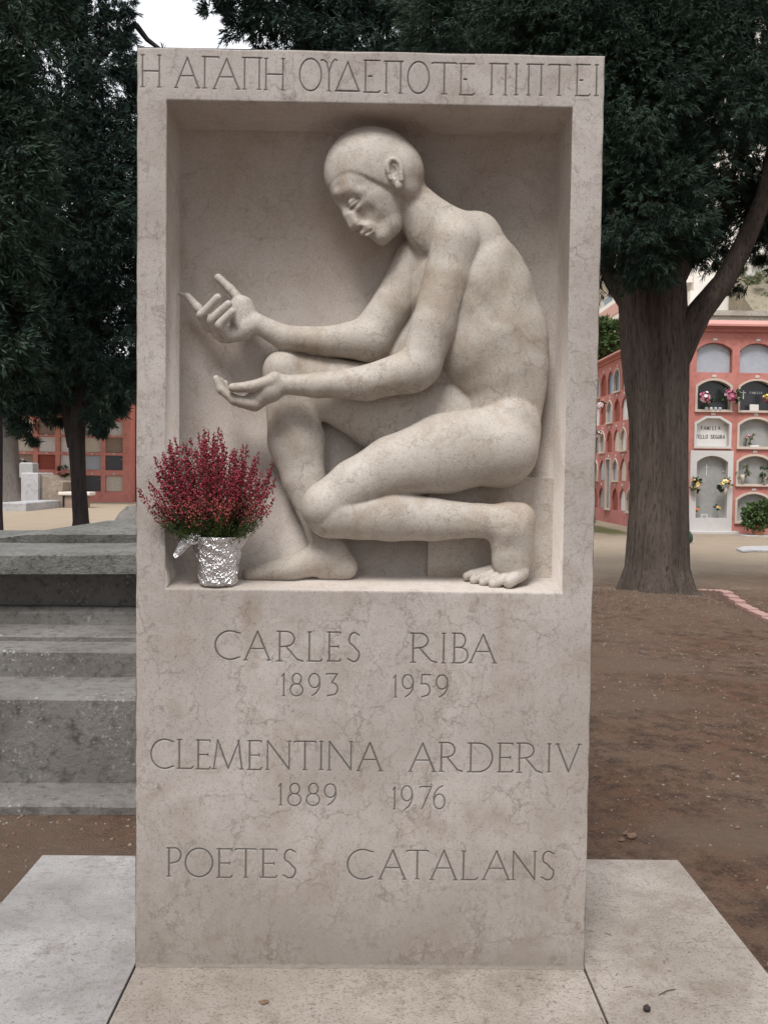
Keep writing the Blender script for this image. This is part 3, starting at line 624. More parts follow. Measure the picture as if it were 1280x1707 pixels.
# reddish damp patch near the slabs, and grass
gxy = t.math('ADD', t.math('ABSOLUTE', t.math('SUBTRACT', X_, 6.0)), t.math('MULTIPLY', t.noise(1.4, 4, .6).outputs[0], .9))
gm = t.math('MULTIPLY', t.ramp(gxy, [(.75, 1.), (1.0, 0.)]), t.ramp(t.math('MULTIPLY', Y_, .02), [(.37, 0.), (.40, 1.), (.52, 1.), (.54, 0.)]))
c = t.mix(gm, c, t.mix(t.noise(30, 4).outputs[0], (.15, .15, .06), (.25, .24, .11)))
t.L(c, b.inputs['Base Color']); t.bump(t.math('ADD', t.noise(28, 8, .75).outputs[0], t.noise(110, 4, .7).outputs[0]), b, 1.0, .05)
tag(np_mesh('ground', V_, F_, m, None, True), kind='structure')

# loose gravel, needles and crumbs on the earth
rng = np.random.default_rng(11)
def scatter(name, n, zone, smin_, smax_, cols, flat=.6, needle=False, label='', cat='gravel'):
    P = []; 
    while len(P) < n:
        x, y = zone(rng)
        if -1.12 < x < 1.11 and -1.7 < y < .72: continue
        if rng.random() > .25+.75*max(0, min(1, .5+nz2(x*2.3+1, y*2.1+2)*.9)) and math.hypot(x-TB[0], y-TB[1]) > 1.3: continue
        P.append((x, y, gz(x, y)))
    P = np.array(P); n = len(P); s = smin_*(smax_/smin_)**(rng.random(n)**2.2)
    if needle: base = np.array([(-1, -.06, 0), (1, -.06, 0), (1, .06, 0), (-1, .06, 0), (-1, 0, .1), (1, 0, .1)]); tri = np.array([(0, 1, 5), (0, 5, 4), (2, 3, 4), (2, 4, 5), (0, 4, 3), (1, 2, 5)])
    else: base = np.array([(1, 0, 0), (0, 1, 0), (-1, 0, 0), (0, -1, 0), (0, 0, 1), (0, 0, -1)], float); tri = np.array([(0, 1, 4), (1, 2, 4), (2, 3, 4), (3, 0, 4), (1, 0, 5), (2, 1, 5), (3, 2, 5), (0, 3, 5)])
    k = len(base); B = base[None]*(1+rng.uniform(-.45, .45, (n, k, 3))); B[:, :, 2] *= flat
    a = rng.uniform(0, 6.28, n); ca, sa = np.cos(a)[:, None], np.sin(a)[:, None]
    V = np.stack([B[:, :, 0]*ca-B[:, :, 1]*sa, B[:, :, 0]*sa+B[:, :, 1]*ca, B[:, :, 2]], -1)*s[:, None, None]+P[:, None, :]
    F = (tri[None]+(np.arange(n)*k)[:, None, None]).reshape(-1, 3)
    o = np_mesh(name, V.reshape(-1, 3), F, None); 
    for c_ in cols: o.data.materials.append(c_)
    mi = np.repeat(rng.integers(0, len(cols), n), len(tri)).astype(np.int32); o.data.polygons.foreach_set('material_index', mi)
    return tag(o, label, cat, kind='stuff')
def zr(r):   # right side and left strip, denser close by
    if r.random() < .12: q = r.uniform(0, 6.28); k = abs(r.normal())*.5+.45; return TB[0]+math.cos(q)*k, TB[1]+math.sin(q)*k
    if r.random() < .72: return r.uniform(.6, 6.5), r.uniform(-1.2, 9.5)
    return r.uniform(-4, -.6), r.uniform(-1.2, 1.6)
gm1 = [plain('pebble grey', (.22, .185, .155), .9), plain('pebble brown', (.16, .115, .088), .9), plain('earth crumb', (.145, .09, .062), .95), plain('pebble pale', (.33, .30, .265), .9)]
scatter('gravel', 26000, zr, .0028, .014, [gm1[0], gm1[1], gm1[2], gm1[2], gm1[1], gm1[1], gm1[0]], .5, label='loose gravel and earth crumbs over the brown ground')
scatter('pale_chippings', 70, zr, .003, .012, [gm1[3]], .5, label='few pale stone chippings on brown ground')
scatter('dry_needles', 14000, zr, .006, .022, [gm1[1], plain('dry needle', (.20, .13, .085), .9), gm1[2]], .6, True, 'dry cypress needles and twigs littering the ground', 'litter')
# slab litter
def slab_litter():
    n = 110; V = []; F = []
    for i in range(n):
        x = rng.uniform(.62, 1.07) if rng.random() < .8 else rng.uniform(-1.05, 1.05); y = rng.uniform(-.75, .2) if abs(x) > .6 else rng.uniform(-.7, -.03); s = rng.uniform(.0012, .0045); a = rng.uniform(0, 3.14); l = s*rng.uniform(1, 3)
        for u, v, z in ((-l, -s*.4, .0006), (l, -s*.4, .0006), (l*.8, s*.4, .0006), (-l, s*.5, .0006), (0, 0, .0006+s*.5)): V.append((x+u*math.cos(a)-v*math.sin(a), y+u*math.sin(a)+v*math.cos(a), z))
        k = i*5; F += [(k, k+1, k+4), (k+1, k+2, k+4), (k+2, k+3, k+4), (k+3, k, k+4)]
    tag(np_mesh('litter', V, F, gm1[1]), 'tiny dry crumbs scattered on the pale paving', 'litter', kind='stuff')
slab_litter()
# cone, twig and a dry leaf on the right slab
p = at(1077, 1686, 0); r_ = ray(1077, 1686); p = CAMP+r_*((0-CAMP[2])/r_[2]); rnd = random.Random(8)
mb = MB(); mb.blob((p[0], p[1], .008), (.0095, .009, .008), 10, 7, rnd, .16)
for k in range(16):
    a = rnd.uniform(0, 6.28); h = rnd.uniform(.1, .95); mb.blob((p[0]+.0075*math.cos(a)*math.cos(h), p[1]+.0075*math.sin(a)*math.cos(h), .008+.007*math.sin(h)), (.0032, .0032, .0022), 6, 4, rnd, .2, False)
tag(mb.build('cypress_cone', plain('cone', (.035, .026, .022), .7, .4, 200)), 'small round dark cypress cone lying on the right paving slab', 'cone')
q = CAMP+ray(1097, 1660)*((0-CAMP[2])/ray(1097, 1660)[2]); q2 = CAMP+ray(1125, 1650)*((0-CAMP[2])/ray(1125, 1650)[2])
mb = MB(); mb.tube([(q[0], q[1], .002), ((q[0]+q2[0])/2, (q[1]+q2[1])/2+.003, .004), (q2[0], q2[1], .002)], [.0012, .0016, .001], 6)
tag(mb.build('twig', plain('twig', (.11, .085, .065), .9)), 'short thin dry twig on the right paving slab beside the cone', 'twig')
q = CAMP+ray(440, 1672)*((0-CAMP[2])/ray(440, 1672)[2])
mb = MB(); pts = [(q[0]+.013*math.cos(a)*(1+.25*math.sin(3*a)), q[1]+.010*math.sin(a), .0012+.003*abs(math.sin(a*1.5))) for a in [i*6.283/12 for i in range(12)]]
mb.add(pts+[(q[0], q[1], .005)], [(i, (i+1) % 12, 12) for i in range(12)]); tag(mb.build('dry_leaf', plain('dry leaf', (.16, .10, .065), .9)), 'shrivelled brown leaf on the middle paving slab in front of the stele', 'leaf')
# clods and cones lying on the earth to the right
for (x_, y_, s_) in ((1052, 1397, .020), (1041, 1392, .012), (1058, 1240, .012), (1180, 1237, .015), (1062, 1187, .013), (1262, 1090, .02), (1228, 1380, .012), (1035, 1402, .012)):
    q = ag(x_, y_); rr = random.Random(int(x_)); mb = MB(); mb.blob((q[0], q[1], gz(q[0], q[1])+s_*.35), (s_, s_*.9, s_*.6), 9, 6, rr, .22, False)
    lab = {1052: 'largest dark clod in the group on earth behind the right slab', 1041: 'small clod touching the left of the largest clod behind the right slab', 1058: 'single clod on reddish earth close to the stele edge', 1180: 'dark round clod alone in the middle of the brown earth', 1062: 'small brown clod on earth near the stele edge, above the reddish patch', 1262: 'dark clod at the right picture edge below the brick edging', 1228: 'small dark clod on earth right of the right slab corner', 1035: 'leftmost small clod of the group behind the right slab'}[x_]
    tag(mb.build('earth_clod', gm1[2]), lab, 'clod', 'clods on the brown earth')

# ------------------------------------------------------------------ brick edging near the tree
rb = plain('pink brick', (.36, .225, .20), .9, .25, 20, bump=.4)
a0 = ag(1168, 996); a1 = ag(1290, 1042); L_ = math.dist(a0, a1); nb = 12; u = (a1-a0)/L_
for i in range(nb):
    s0 = L_*i/nb; l = L_/nb-.005; c0 = a0+u*s0; rr = random.Random(i+40); dz = rr.uniform(-.006, .008)
    nrm = np.array([-u[1], u[0], 0])
    T = lambda x, y, z: tuple(c0+u*x+nrm*y+np.array([0, 0, 0])+np.array([0, 0, z]))
    mb = MB(); zz = gz(c0[0], c0[1])-ZG; mb.bevbox(0, l, -.055, .055, zz-.05, zz+.035+dz, .006, T)
    tag(mb.build('edging_brick', rb), ['first','second','third','fourth','fifth','sixth','seventh','eighth','ninth','tenth','eleventh','twelfth'][i]+' pink brick of the low edging, counted from the cypress foot outwards', 'brick', 'bricks edging the bed by the cypress')

# ------------------------------------------------------------------ big stepped grey tomb on the left
tomb = empty('stepped_tomb', ag(110, 1360), 'large weathered grey stone tomb with stepped base and thick cover slab', 'tomb')
def lay(px0, px1, yb, yt, name, mat, back, xr=-.45, b=.01, tilt=0.0, xl=None, yaw=.02):
    """a course of the tomb: front face seen between photo rows yt..yb at the given distance"""
    pass
f_ = lambda y, d: CAMP[2]-((y-791-0)/FPX)*d+0.0
def course(Y0, Y1, z0, z1, x0, x1, mat, b=.012, yaw=0.0, tilt=0.0, name='step', seed=0, rough=.0):
    mb = MB(); rr = random.Random(seed); nx = 26
    # chamfered profile swept along x with slight wear
    prof = [(Y0, z0), (Y0, z1-b), (Y0+b, z1), (Y1-b, z1), (Y1, z1-b), (Y1, z0)]
    vs = []
    for i in range(nx+1):
        x = x0+(x1-x0)*i/nx
        for k, (y, z) in enumerate(prof):
            j = rough if 0 < k < 5 else 0
            yy_ = y+rr.uniform(-j, j); zz_ = z+rr.uniform(-j, j)
            vs.append((x, yy_+(x-x0)*yaw, zz_+(x-x0)*tilt))
    n = 6; fs = [(i*n+k, i*n+(k+1) % n, (i+1)*n+(k+1) % n, (i+1)*n+k) for i in range(nx) for k in range(n)]+[tuple(range(n)), tuple(nx*n+k for k in range(n))[::-1]]
    mb.add(vs, fs); return mb.build(name, mat, tomb)
TX0, TX1 = -3.1, .30
course(1.148, 4.6, ZG-.05, -.002, TX0-.25, TX1+.2, M['tomb'], .012, .012, 0, 'plinth', 1, .0015)
course(1.40, 4.35, -.002, .362, TX0, TX1, M['tomb'], .012, .012, 0, 'lower_step', 2, .0012)
course(1.79, 4.1, .362, .484, TX0+.15, TX1-.12, M['tomb'], .010, .012, 0, 'middle_step', 3, .0015)
course(2.02, 4.0, .484, .512, TX0+.25, TX1-.2, M['tomb'], .008, .012, 0, 'upper_step', 4, .0015)
course(2.34, 3.85, .512, .60, TX0+.4, TX1-.3, M['tomb'], .03, .012, 0, 'moulding', 5, .004)
course(2.44, 3.75, .60, .80, TX0+.5, TX1-.4, M['tomb'], .01, .012, 0, 'chest', 6, .003)
course(2.20, 4.15, .775, .878, TX0+.1, TX1-.1, M['tomb_top'], .010, .012, .012, 'cover_slab', 7, .0035)
# hipped top slab
mb = MB(); rr = random.Random(9); x0 = at(-4, 905, 3.0)[0]; x1 = TX1-.25; nx = 34; vs = []
for i in range(nx+1):
    k = i/nx; x = x0+(x1-x0)*k; e_ = min(1, k/.09)
    j = lambda s=.003: rr.uniform(-s, s)
    zb = .876+.012*(x-TX0); zt = .935+.016*k*2
    vs += [(x-.02, 2.98+j(), zb-.03), (x, 2.96+j(), zt-.02*(1-e_)+j()), (x+.16*(1-k), 3.15+j(), zt+.012+.012*e_+j(.004)), (x+.3*(1-k), 3.6+j(), zt+.022+.035*e_+j(.005)), (x+.25*(1-k), 4.0+j(), zt), (x, 4.02, zb-.03)]
mb.add(vs, [(i*6+k, i*6+(k+1) % 6, (i+1)*6+(k+1) % 6, (i+1)*6+k) for i in range(nx) for k in range(6)]+[tuple(range(6)), tuple(nx*6+k for k in range(6))[::-1]])
mb.build('top_slab', M['tomb_top'], tomb)
# dark rounded boulder behind the tomb, seen at the stele edge
p = ag(222, 869); mb = MB(); rnd = random.Random(4); p = ad(226, 862, 9.0); mb.blob((p[0], p[1], p[2]-.25), (.26, .25, .37), 16, 10, rnd, .03)
tag(mb.build('rounded_headstone', M['tomb']), 'dark rounded headstone top showing behind the tomb at the stele edge', 'headstone')

# ------------------------------------------------------------------ trees
bark = rough_stone('cypress bark', (.080, .061, .050), (.145, .115, .095), (.032, .025, .021), 12, .95, .9, .04)
bark_shaded = rough_stone('dark bark', (.030, .024, .024), (.05, .041, .038), (.016, .013, .013), 6, .95, .9, .04)  # bark colour darkened to paint in the shade on the left trunks
bark2 = rough_stone('grey bark', (.13, .115, .105), (.19, .17, .155), (.09, .08, .07), 5, .95, .8, .05)
for m_, sx in ((bark, 1), (bark2, 1), (bark_shaded, 1)):   # stretch the bark pattern along the trunk
    t = NT(m_.node_tree); v = t.scale(t.pos, (1, 1, .16))
    for n_ in m_.node_tree.nodes:
        if n_.type == 'TEX_NOISE': m_.node_tree.links.new(v, n_.inputs['Vector'])
lf_dark = leafmat('cypress foliage', (.024, .042, .033), (.042, .068, .046), (.056, .082, .048), 1.3)
lf_dark2 = leafmat('dark cypress foliage', (.020, .036, .031), (.036, .061, .045), (.053, .082, .048), 1.1)
lf_green = leafmat('green foliage', (.05, .085, .03), (.09, .14, .05), (.15, .19, .08), 2.5)
lf_olive = leafmat('hillside foliage', (.11, .13, .065), (.18, .19, .11), (.26, .25, .16), .9)
def foliage(name, blobs, nspray, mat, parent=None, seed=1, L=.13, W=.012, m=11, droop=.25, shell=.55, spread=.75, clump=None):
    """blobs: (center, (rx,ry,rz), weight). Small pointed leaf blades in sprays, gathered in clumps through the crown's volume."""
    r = np.random.default_rng(seed); C = np.array([b_[0] for b_ in blobs], float); Rr = np.array([b_[1] for b_ in blobs], float); Wt = np.array([b_[2] for b_ in blobs], float); Wt /= Wt.sum()
    nc = max(1, nspray//(clump or 26)); bi = r.choice(len(blobs), nc, p=Wt)
    d = r.normal(size=(nc, 3)); d /= np.linalg.norm(d, axis=1)[:, None]; rad = r.random(nc)**(1/3*(1-shell)+.05)
    cc = C[bi]+d*Rr[bi]*rad[:, None]
    ci = r.integers(0, nc, nspray); cs = r.uniform(.5, 1.2, nc)
    off = r.normal(size=(nspray, 3))*(np.cbrt(Rr[bi].prod(1))*.11)[ci][:, None]*cs[ci][:, None]
    off[:, 2] *= .8
    P = cc[ci]+off
    out = d[ci]+off/np.maximum(np.linalg.norm(off, axis=1)[:, None], 1e-3)*.7; out[:, 2] -= droop; out += r.normal(size=out.shape)*.35
    out /= np.linalg.norm(out, axis=1)[:, None]
    D = out[:, None, :]+r.normal(size=(nspray, m, 3))*spread*.55; D /= np.linalg.norm(D, axis=2)[:, :, None]
    S = np.cross(D, r.normal(size=D.shape)); S /= np.linalg.norm(S, axis=2)[:, :, None]
    ln = L*r.uniform(.5, 1.25, (nspray, m, 1)); b0 = P[:, None, :]+out[:, None, :]*L*r.uniform(0, .9, (nspray, m, 1))
    V = np.stack([b0-S*W*.5, b0+D*ln*.5+S*W, b0+D*ln, b0+D*ln*.5-S*W], 2).reshape(-1, 3)
    F = np.arange(len(V)).reshape(-1, 4)
    return np_mesh(name, V, F, mat, parent)
def trunk(name, pts, rs, mat, parent, seed, n=36, furrow=.05, flare=None, sharp=0):
    rr = random.Random(seed); ph = [rr.uniform(0, 6.28) for _ in range(8)]
    P = [Vector(p) for p in pts]; Q = []; Rs = []
    for i in range(len(P)-1):
        for k in range(10): f = k/10; Q.append(P[i].lerp(P[i+1], f)); Rs.append(rs[i]*(1-f)+rs[i+1]*f)
    Q.append(P[-1]); Rs.append(rs[-1])
    def lob(i, t):
        z = Q[i].z; fl = 1+((.42*math.exp(-(i/5.0))*max(0, math.sin(4*t+ph[0])+.5*math.sin(7*t+ph[5]))+.18*math.exp(-i/3)) if flare else 0)
        if sharp: fl *= 1-sharp*(abs(math.sin(9*t+ph[1]+.5*math.sin(z*1.3)+z*.12))**.5*-.5+.5)-sharp*.6*(1-abs(math.sin(15*t+ph[6]+.7*math.sin(z*2.1+1)))**.4)
        return fl*(1+furrow*(math.sin(5*t+ph[1]+z*.35)+.6*math.sin(9*t+ph[2]-z*.5)+.45*abs(math.sin(13*t+ph[3]+z*.2))+.25*math.sin(23*t+ph[4]+z))+rr.uniform(-.008, .008))
    mb = MB(); mb.tube(Q, Rs, n, True, lobes=lob); return mb.build(name, mat, parent)
def pr(px, d): return px*d/FPX

# the big cypress on the right
big = empty('cypress_tree', (TB[0], TB[1], gz(TB[0], TB[1])-.02), 'large old cypress with thick furrowed trunk and forked limb right of the stele', 'tree')
d0 = float((TB-CAMP) @ FWD)
def T(px, py, d=None): return tuple(ad(px, py, d0+(d or 0)))
zb = gz(TB[0], TB[1])
trunk('trunk', [T(1097, 1016), T(1095, 985), T(1096, 945), T(1099, 820), T(1098, 700), T(1093, 600), T(1087, 480), T(1075, 300), T(1075, 0), T(1080, -500)],
      [pr(82, d0), pr(64, d0), pr(52, d0), pr(46, d0), pr(47, d0), pr(54, d0), pr(55, d0), pr(40, d0), pr(28, d0), pr(8, d0)], bark, big, 3, 150, .03, True, .09)
trunk('limb', [T(1112, 640, -.05), T(1140, 560, -.1), T(1165, 520, -.15), T(1205, 470, -.2), T(1240, 405, -.2), T(1272, 330, -.2), T(1300, 200, -.2), T(1320, 0, -.2), T(1330, -250, -.1)],
      [pr(20, d0), pr(25, d0), pr(20, d0), pr(17, d0), pr(15.5, d0), pr(14, d0), pr(11, d0), pr(8, d0), pr(3, d0)], bark, big, 5, 26, .04)
trunk('limb', [T(1120, 470, .05), T(1150, 420, .1), T(1185, 380, .1), T(1215, 330, .2), T(1230, 230, .3)], [pr(20, d0), pr(15, d0), pr(10, d0), pr(7, d0), pr(3, d0)], bark, big, 6, 18, .04)
trunk('limb', [T(1060, 520, .05), T(1020, 470, .2), T(990, 400, .3), T(960, 300, .3)], [pr(20, d0), pr(13, d0), pr(9, d0), pr(4, d0)], bark, big, 7, 18, .04)
B = lambda px, py, dd, rx, ry, rd, w=None: (tuple(ad(px, py, d0+dd)), (pr(rx, d0), rd, pr(ry, d0)), w or (rx*ry*rd*1e-4)**.7)
foliage('crown', [B(1080, 330, -.8, 95, 130, .5), B(1060, 150, -.8, 120, 170, .7), B(1180, 110, -.6, 130, 170, .8), B(1000, 60, -.6, 170, 130, .9), B(860, 40, -.3, 190, 95, .9), B(1090, -150, 0, 330, 200, 1.4),
     B(1235, 230, .1, 95, 150, .8, .16), B(1150, 320, .3, 80, 110, .6), B(1265, 60, .2, 110, 150, .8), B(1340, 250, .4, 120, 190, .9), B(1290, 440, .5, 70, 55, .5, .10), B(1180, 400, .5, 60, 50, .4, .07), B(990, 260, .2, 80, 220, .7), B(1240, 395, .6, 50, 45, .4, .08), B(1010, 430, .5, 45, 60, .4, .08), B(1120, 410, -.5, 50, 55, .3, .13)], 62000, lf_dark, big, 21, L=.075, W=.0040, m=17, droop=.55)
# a second cypress behind whose crown reaches over the stele top
SB = ad(770, 800, 17.); sec = empty('cypress_tree', (SB[0], SB[1], ZG), 'tall dark cypress rising behind the stele, its crown over the lintel', 'tree')
ds = 17.; T2 = lambda px, py: tuple(ad(px, py, ds))
trunk('trunk', [(SB[0], SB[1], ZG-.1), T2(768, 700), T2(765, 400), T2(760, 0), T2(755, -400)], [.42, .34, .28, .2, .08], bark, sec, 9, 24, .05, True)
B2 = lambda px, py, rx, ry, rd, w=None: (tuple(ad(px, py, ds)), (rx*ds/FPX, rd, ry*ds/FPX), w or (rx*ry*rd*1e-4)**.7)
foliage('crown', [B2(700, 60, 220, 110, 1.2), B2(480, 25, 105, 62, .8), B2(395, 20, 60, 42, .6, .16), B2(760, -200, 330, 220, 1.8), B2(540, -60, 190, 120, 1.2), B2(760, 250, 230, 200, 1.4), B2(345, 10, 26, 20, .3, .035), B2(960, 100, 180, 170, 1.4)], 32000, lf_dark2, sec, 22, L=.14, W=.009, m=14)
# cypresses on the left
dl = 14.5; lt = empty('cypress_tree', (*ag(133, 912)[:2], ZG), 'cypress with slender forked trunk behind the grey tomb, dense dark crown hanging low', 'tree')
T3 = lambda px, py, d=0: tuple(ad(px, py, dl+d))
trunk('trunk', [T3(136, 925), T3(135, 868), T3(131, 800), T3(128, 735), T3(130, 690), T3(136, 640), T3(140, 500), T3(140, 200), T3(140, -200)], [pr(22, dl), pr(13, dl), pr(12, dl), pr(13.5, dl), pr(13, dl), pr(11, dl), pr(12, dl), pr(9, dl), pr(4, dl)], bark_shaded, lt, 12, 24, .04)
trunk('limb', [T3(122, 745), T3(114, 700), T3(106, 650), T3(90, 560), T3(60, 400)], [pr(9, dl), pr(9, dl), pr(8, dl), pr(7, dl), pr(3, dl)], bark_shaded, lt, 13, 16, .04)
trunk('limb', [T3(140, 130, 0), T3(185, 80, 0), T3(226, 40, 0), T3(246, 66, 0), T3(270, 84, 0), T3(300, 90, 0)], [pr(5, dl), pr(4, dl), pr(5, dl), pr(4, dl), pr(3, dl), pr(2, dl)], bark_shaded, lt, 14, 12, .04)
B3 = lambda px, py, rx, ry, rd, w=None, dd=0: (tuple(ad(px, py, dl+dd)), (pr(rx, dl), rd, pr(ry, dl)), w or (rx*ry*rd*1e-4)**.7)
foliage('crown', [B3(60, 330, 190, 200, 1.3), B3(50, 560, 160, 110, 1.1), B3(180, 570, 80, 95, .8), B3(170, 370, 90, 170, 1.), B3(60, 130, 150, 130, 1.1), B3(20, -120, 190, 170, 1.3), B3(165, 65, 60, 60, .5, .25), B3(190, 20, 45, 30, .4, .13), B3(215, 160, 45, 60, .5, .2),
    B3(60, 690, 42, 42, .5, .10), B3(40, 660, 60, 40, .6, .2), B3(178, 690, 26, 32, .4, .07), B3(95, 665, 42, 32, .5, .10), B3(212, 22, 30, 12, .2, .035), B3(249, 28, 16, 6, .12, .010), B3(238, 14, 20, 10, .15, .016), B3(-60, 400, 120, 300, 1.2), B3(200, 640, 36, 36, .5, .12), B3(270, 330, 60, 220, .8), B3(280, 560, 60, 120, .7)], 42000, lf_dark2, lt, 23, L=.11, W=.0068, m=14, droop=.5)
d4 = 11.; lt2 = empty('cypress_tree', (*ag(-16, 905)[:2], ZG), 'dark cypress trunk cut by the left picture edge behind the tomb', 'tree')
T4 = lambda px, py: tuple(ad(px, py, d4))
trunk('trunk', [T4(-15, 990), T4(-14, 850), T4(-15, 740), T4(-14, 600), T4(-14, 300), T4(-14, -200)], [pr(26, d4), pr(18, d4), pr(19, d4), pr(17, d4), pr(14, d4), pr(6, d4)], bark_shaded, lt2, 15, 20, .05)
foliage('crown', [(T4(-40, 300), (.9, .8, 1.6), 1), (T4(-30, 560), (.55, .6, .8), .5), (T4(-40, 20), (1, .8, 1.4), .8)], 5000, lf_dark, lt2, 24, L=.14, W=.013)
d5 = 36.; gt = empty('cypress_tree', (*ag(22, 838)[:2], ZG), 'distant old tree with broad grey trunk standing by the pale grave at far left', 'tree')
T5 = lambda px, py: tuple(ad(px, py, d5))
trunk('trunk', [T5(22, 846), T5(20, 825), T5(16, 760), T5(14, 700), T5(14, 600), T5(14, 400)], [pr(24, d5), pr(19, d5), pr(15, d5), pr(13, d5), pr(11, d5), pr(5, d5)], bark2, gt, 16, 24, .05)
foliage('crown', [(T5(20, 560), (3.5, 2, 3), 1), (T5(90, 640), (2.2, 1.5, 1.2), .4), (T5(40, 350), (3.5, 2.2, 4), 1), (T5(165, 655), (1.6, 1.2, .9), .25), (T5(200, 600), (2, 1.4, 1.6), .3)], 7000, lf_dark2, gt, 25, L=.35, W=.035)
# shrub between the stele and the big trunk; unseen trees added to block light come further below
sh = empty('green_tree', (*ag(1000, 872)[:2], ZG), 'small bright green tree in the gap between stele and big cypress trunk', 'tree')
T6 = lambda px, py, d=30.: tuple(ad(px, py, d))
trunk('trunk', [(*ag(985, 872)[:2], ZG-.05), T6(985, 760), T6(992, 620), T6(1004, 560)], [.12, .1, .07, .03], bark2, sh, 17, 12)
foliage('crown', [(T6(1004, 568), (.75, .6, .55), 1), (T6(985, 600), (.7, .6, .7), .8), (T6(1018, 560), (.35, .3, .3), .3)], 1100, lf_green, sh, 26, L=.2, W=.03)

# ------------------------------------------------------------------ columbaria
red = rough_stone('salmon red render', (.42, .165, .138), (.48, .205, .175), (.35, .13, .105), 2.0, .85, .25, .01)
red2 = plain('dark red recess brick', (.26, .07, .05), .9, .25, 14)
pinkc = plain('pale salmon coping', (.50, .24, .21), .8, .15, 6)
PL = {'blue': plain('blue grey marble plaque', (.36, .39, .43), .45, .2, 9), 'grey': plain('grey stone plaque', (.30, .30, .29), .5, .25, 9), 'white': plain('white marble plaque', (.62, .60, .57), .5, .1, 7),
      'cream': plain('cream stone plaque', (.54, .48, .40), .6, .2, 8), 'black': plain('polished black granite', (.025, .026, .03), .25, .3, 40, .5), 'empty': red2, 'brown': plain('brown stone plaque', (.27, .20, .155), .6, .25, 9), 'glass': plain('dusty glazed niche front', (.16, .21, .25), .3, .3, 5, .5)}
whitep = plain('white painted frame', (.52, .50, .48), .6, .1, 10); beigef = plain('beige stone surround', (.50, .42, .35), .7, .15, 10); ink = plain('dark lettering', (.05, .045, .05), .6, .1); goldp = plain('gold lettering', (.40, .25, .08), .5, .1); silverp = plain('pale engraved lettering', (.55, .55, .55), .5, .1)
_g0 = glyph
def glyph(ch):
    if ch == 'F': return [([(.14, 0), (.14, 1)], 1), ([(0, 1), (.96, 1)], .8), ([(.14, .5), (.8, .5)], .7)]
    if ch == 'U': return [([(.1, 1), (.1, .3)]+arc(.5, .3, .4, .3, 180, 360, 10)+[(.9, 1)], 1)]
    if ch == 'g': return [(arc(.58, .5, .55, .5, 60, 330, 16)+[(.98, .45), (.6, .45)], 1)]
    return _g0(ch)
def lettering(name, txt, mp, cx, cz, h, wch, mat, parent, d=-.006, hw=.1):
    x = cx-len(txt)*wch/2
    for ch in txt:
        if ch != ' ':
            mb = MB()
            ww = wch*(.3 if ch == 'I' else .78)
            for pts, w_ in glyph(ch):
                for a, b in zip(pts[:-1], pts[1:]):
                    ax, az_, bx, bz = x+wch*.11+a[0]*ww, cz+(a[1]-.5)*h, x+wch*.11+b[0]*ww, cz+(b[1]-.5)*h
                    l = math.hypot(bx-ax, bz-az_) or 1; nx_, nz_ = -(bz-az_)/l*h*hw*.5*w_, (bx-ax)/l*h*hw*.5*w_
                    vs = [mp(ax+nx_, d, az_+nz_), mp(bx+nx_, d, bz+nz_), mp(bx-nx_, d, bz-nz_), mp(ax-nx_, d, az_-nz_)]+[mp(ax+nx_, d+.005, az_+nz_), mp(bx+nx_, d+.005, bz+nz_), mp(bx-nx_, d+.005, bz-nz_), mp(ax-nx_, d+.005, az_-nz_)]
                    mb.add(vs, [(0, 1, 2, 3), (0, 4, 5, 1), (1, 5, 6, 2), (2, 6, 7, 3), (3, 7, 4, 0)])
            mb.build('letter', mat, parent)
        x += wch
def opening(x0, x1, z0, z1, kind):
    w_ = x1-x0; c = (x0+x1)/2
    if kind == 'rect': return [(x0, z0), (x1, z0), (x1, z1), (x0, z1)]
    if kind == 'oct': return [(x0, z0), (x1, z0), (x1, z1-w_*.18), (c+w_*.2, z1), (c-w_*.2, z1), (x0, z1-w_*.18)]
    if kind == 'point': return [(x0, z0), (x1, z0), (x1, z1-w_*.5), (x1-w_*.12, z1-w_*.22), (c, z1), (x0+w_*.12, z1-w_*.22), (x0, z1-w_*.5)]
    rise = w_*(.5 if kind == 'round' else .2); n = 10; r = (w_*w_/4+rise*rise)/(2*rise); zc = z1-r; a = math.asin(min(1, w_/2/r))
    return [(x0, z0), (x1, z0)]+[(c+r*math.sin(a-2*a*i/n), zc+r*math.cos(a-2*a*i/n)) for i in range(n+1)]
def shrink(P, k):
    cx = sum(p[0] for p in P)/len(P); xs_ = [p[0] for p in P]; zs_ = [p[1] for p in P]; cx = (min(xs_)+max(xs_))/2; cz = (min(zs_)+max(zs_))/2
    sx = 1-2*k/(max(xs_)-min(xs_)); sz = 1-2*k/(max(zs_)-min(zs_)); return [(cx+(x-cx)*sx, cz+(z-cz)*sz) for x, z in P]
def ringmesh(mb, outer, inner, mp, d):
    o = [Vector((x, z, 0)) for x, z in outer]; i = [Vector((x, z, 0)) for x, z in inner]
    tr = tessellate_polygon([o, i]); mb.add([mp(p.x, d, p.y) for p in o+i], tr)
def prism(mb, P, mp, d0, d1):
    n = len(P); mb.add([mp(x, d0, z) for x, z in P]+[mp(x, d1, z) for x, z in P], [tuple(range(n)), tuple(range(n, 2*n))[::-1]]+[(i, (i+1) % n, n+(i+1) % n, n+i) for i in range(n)])
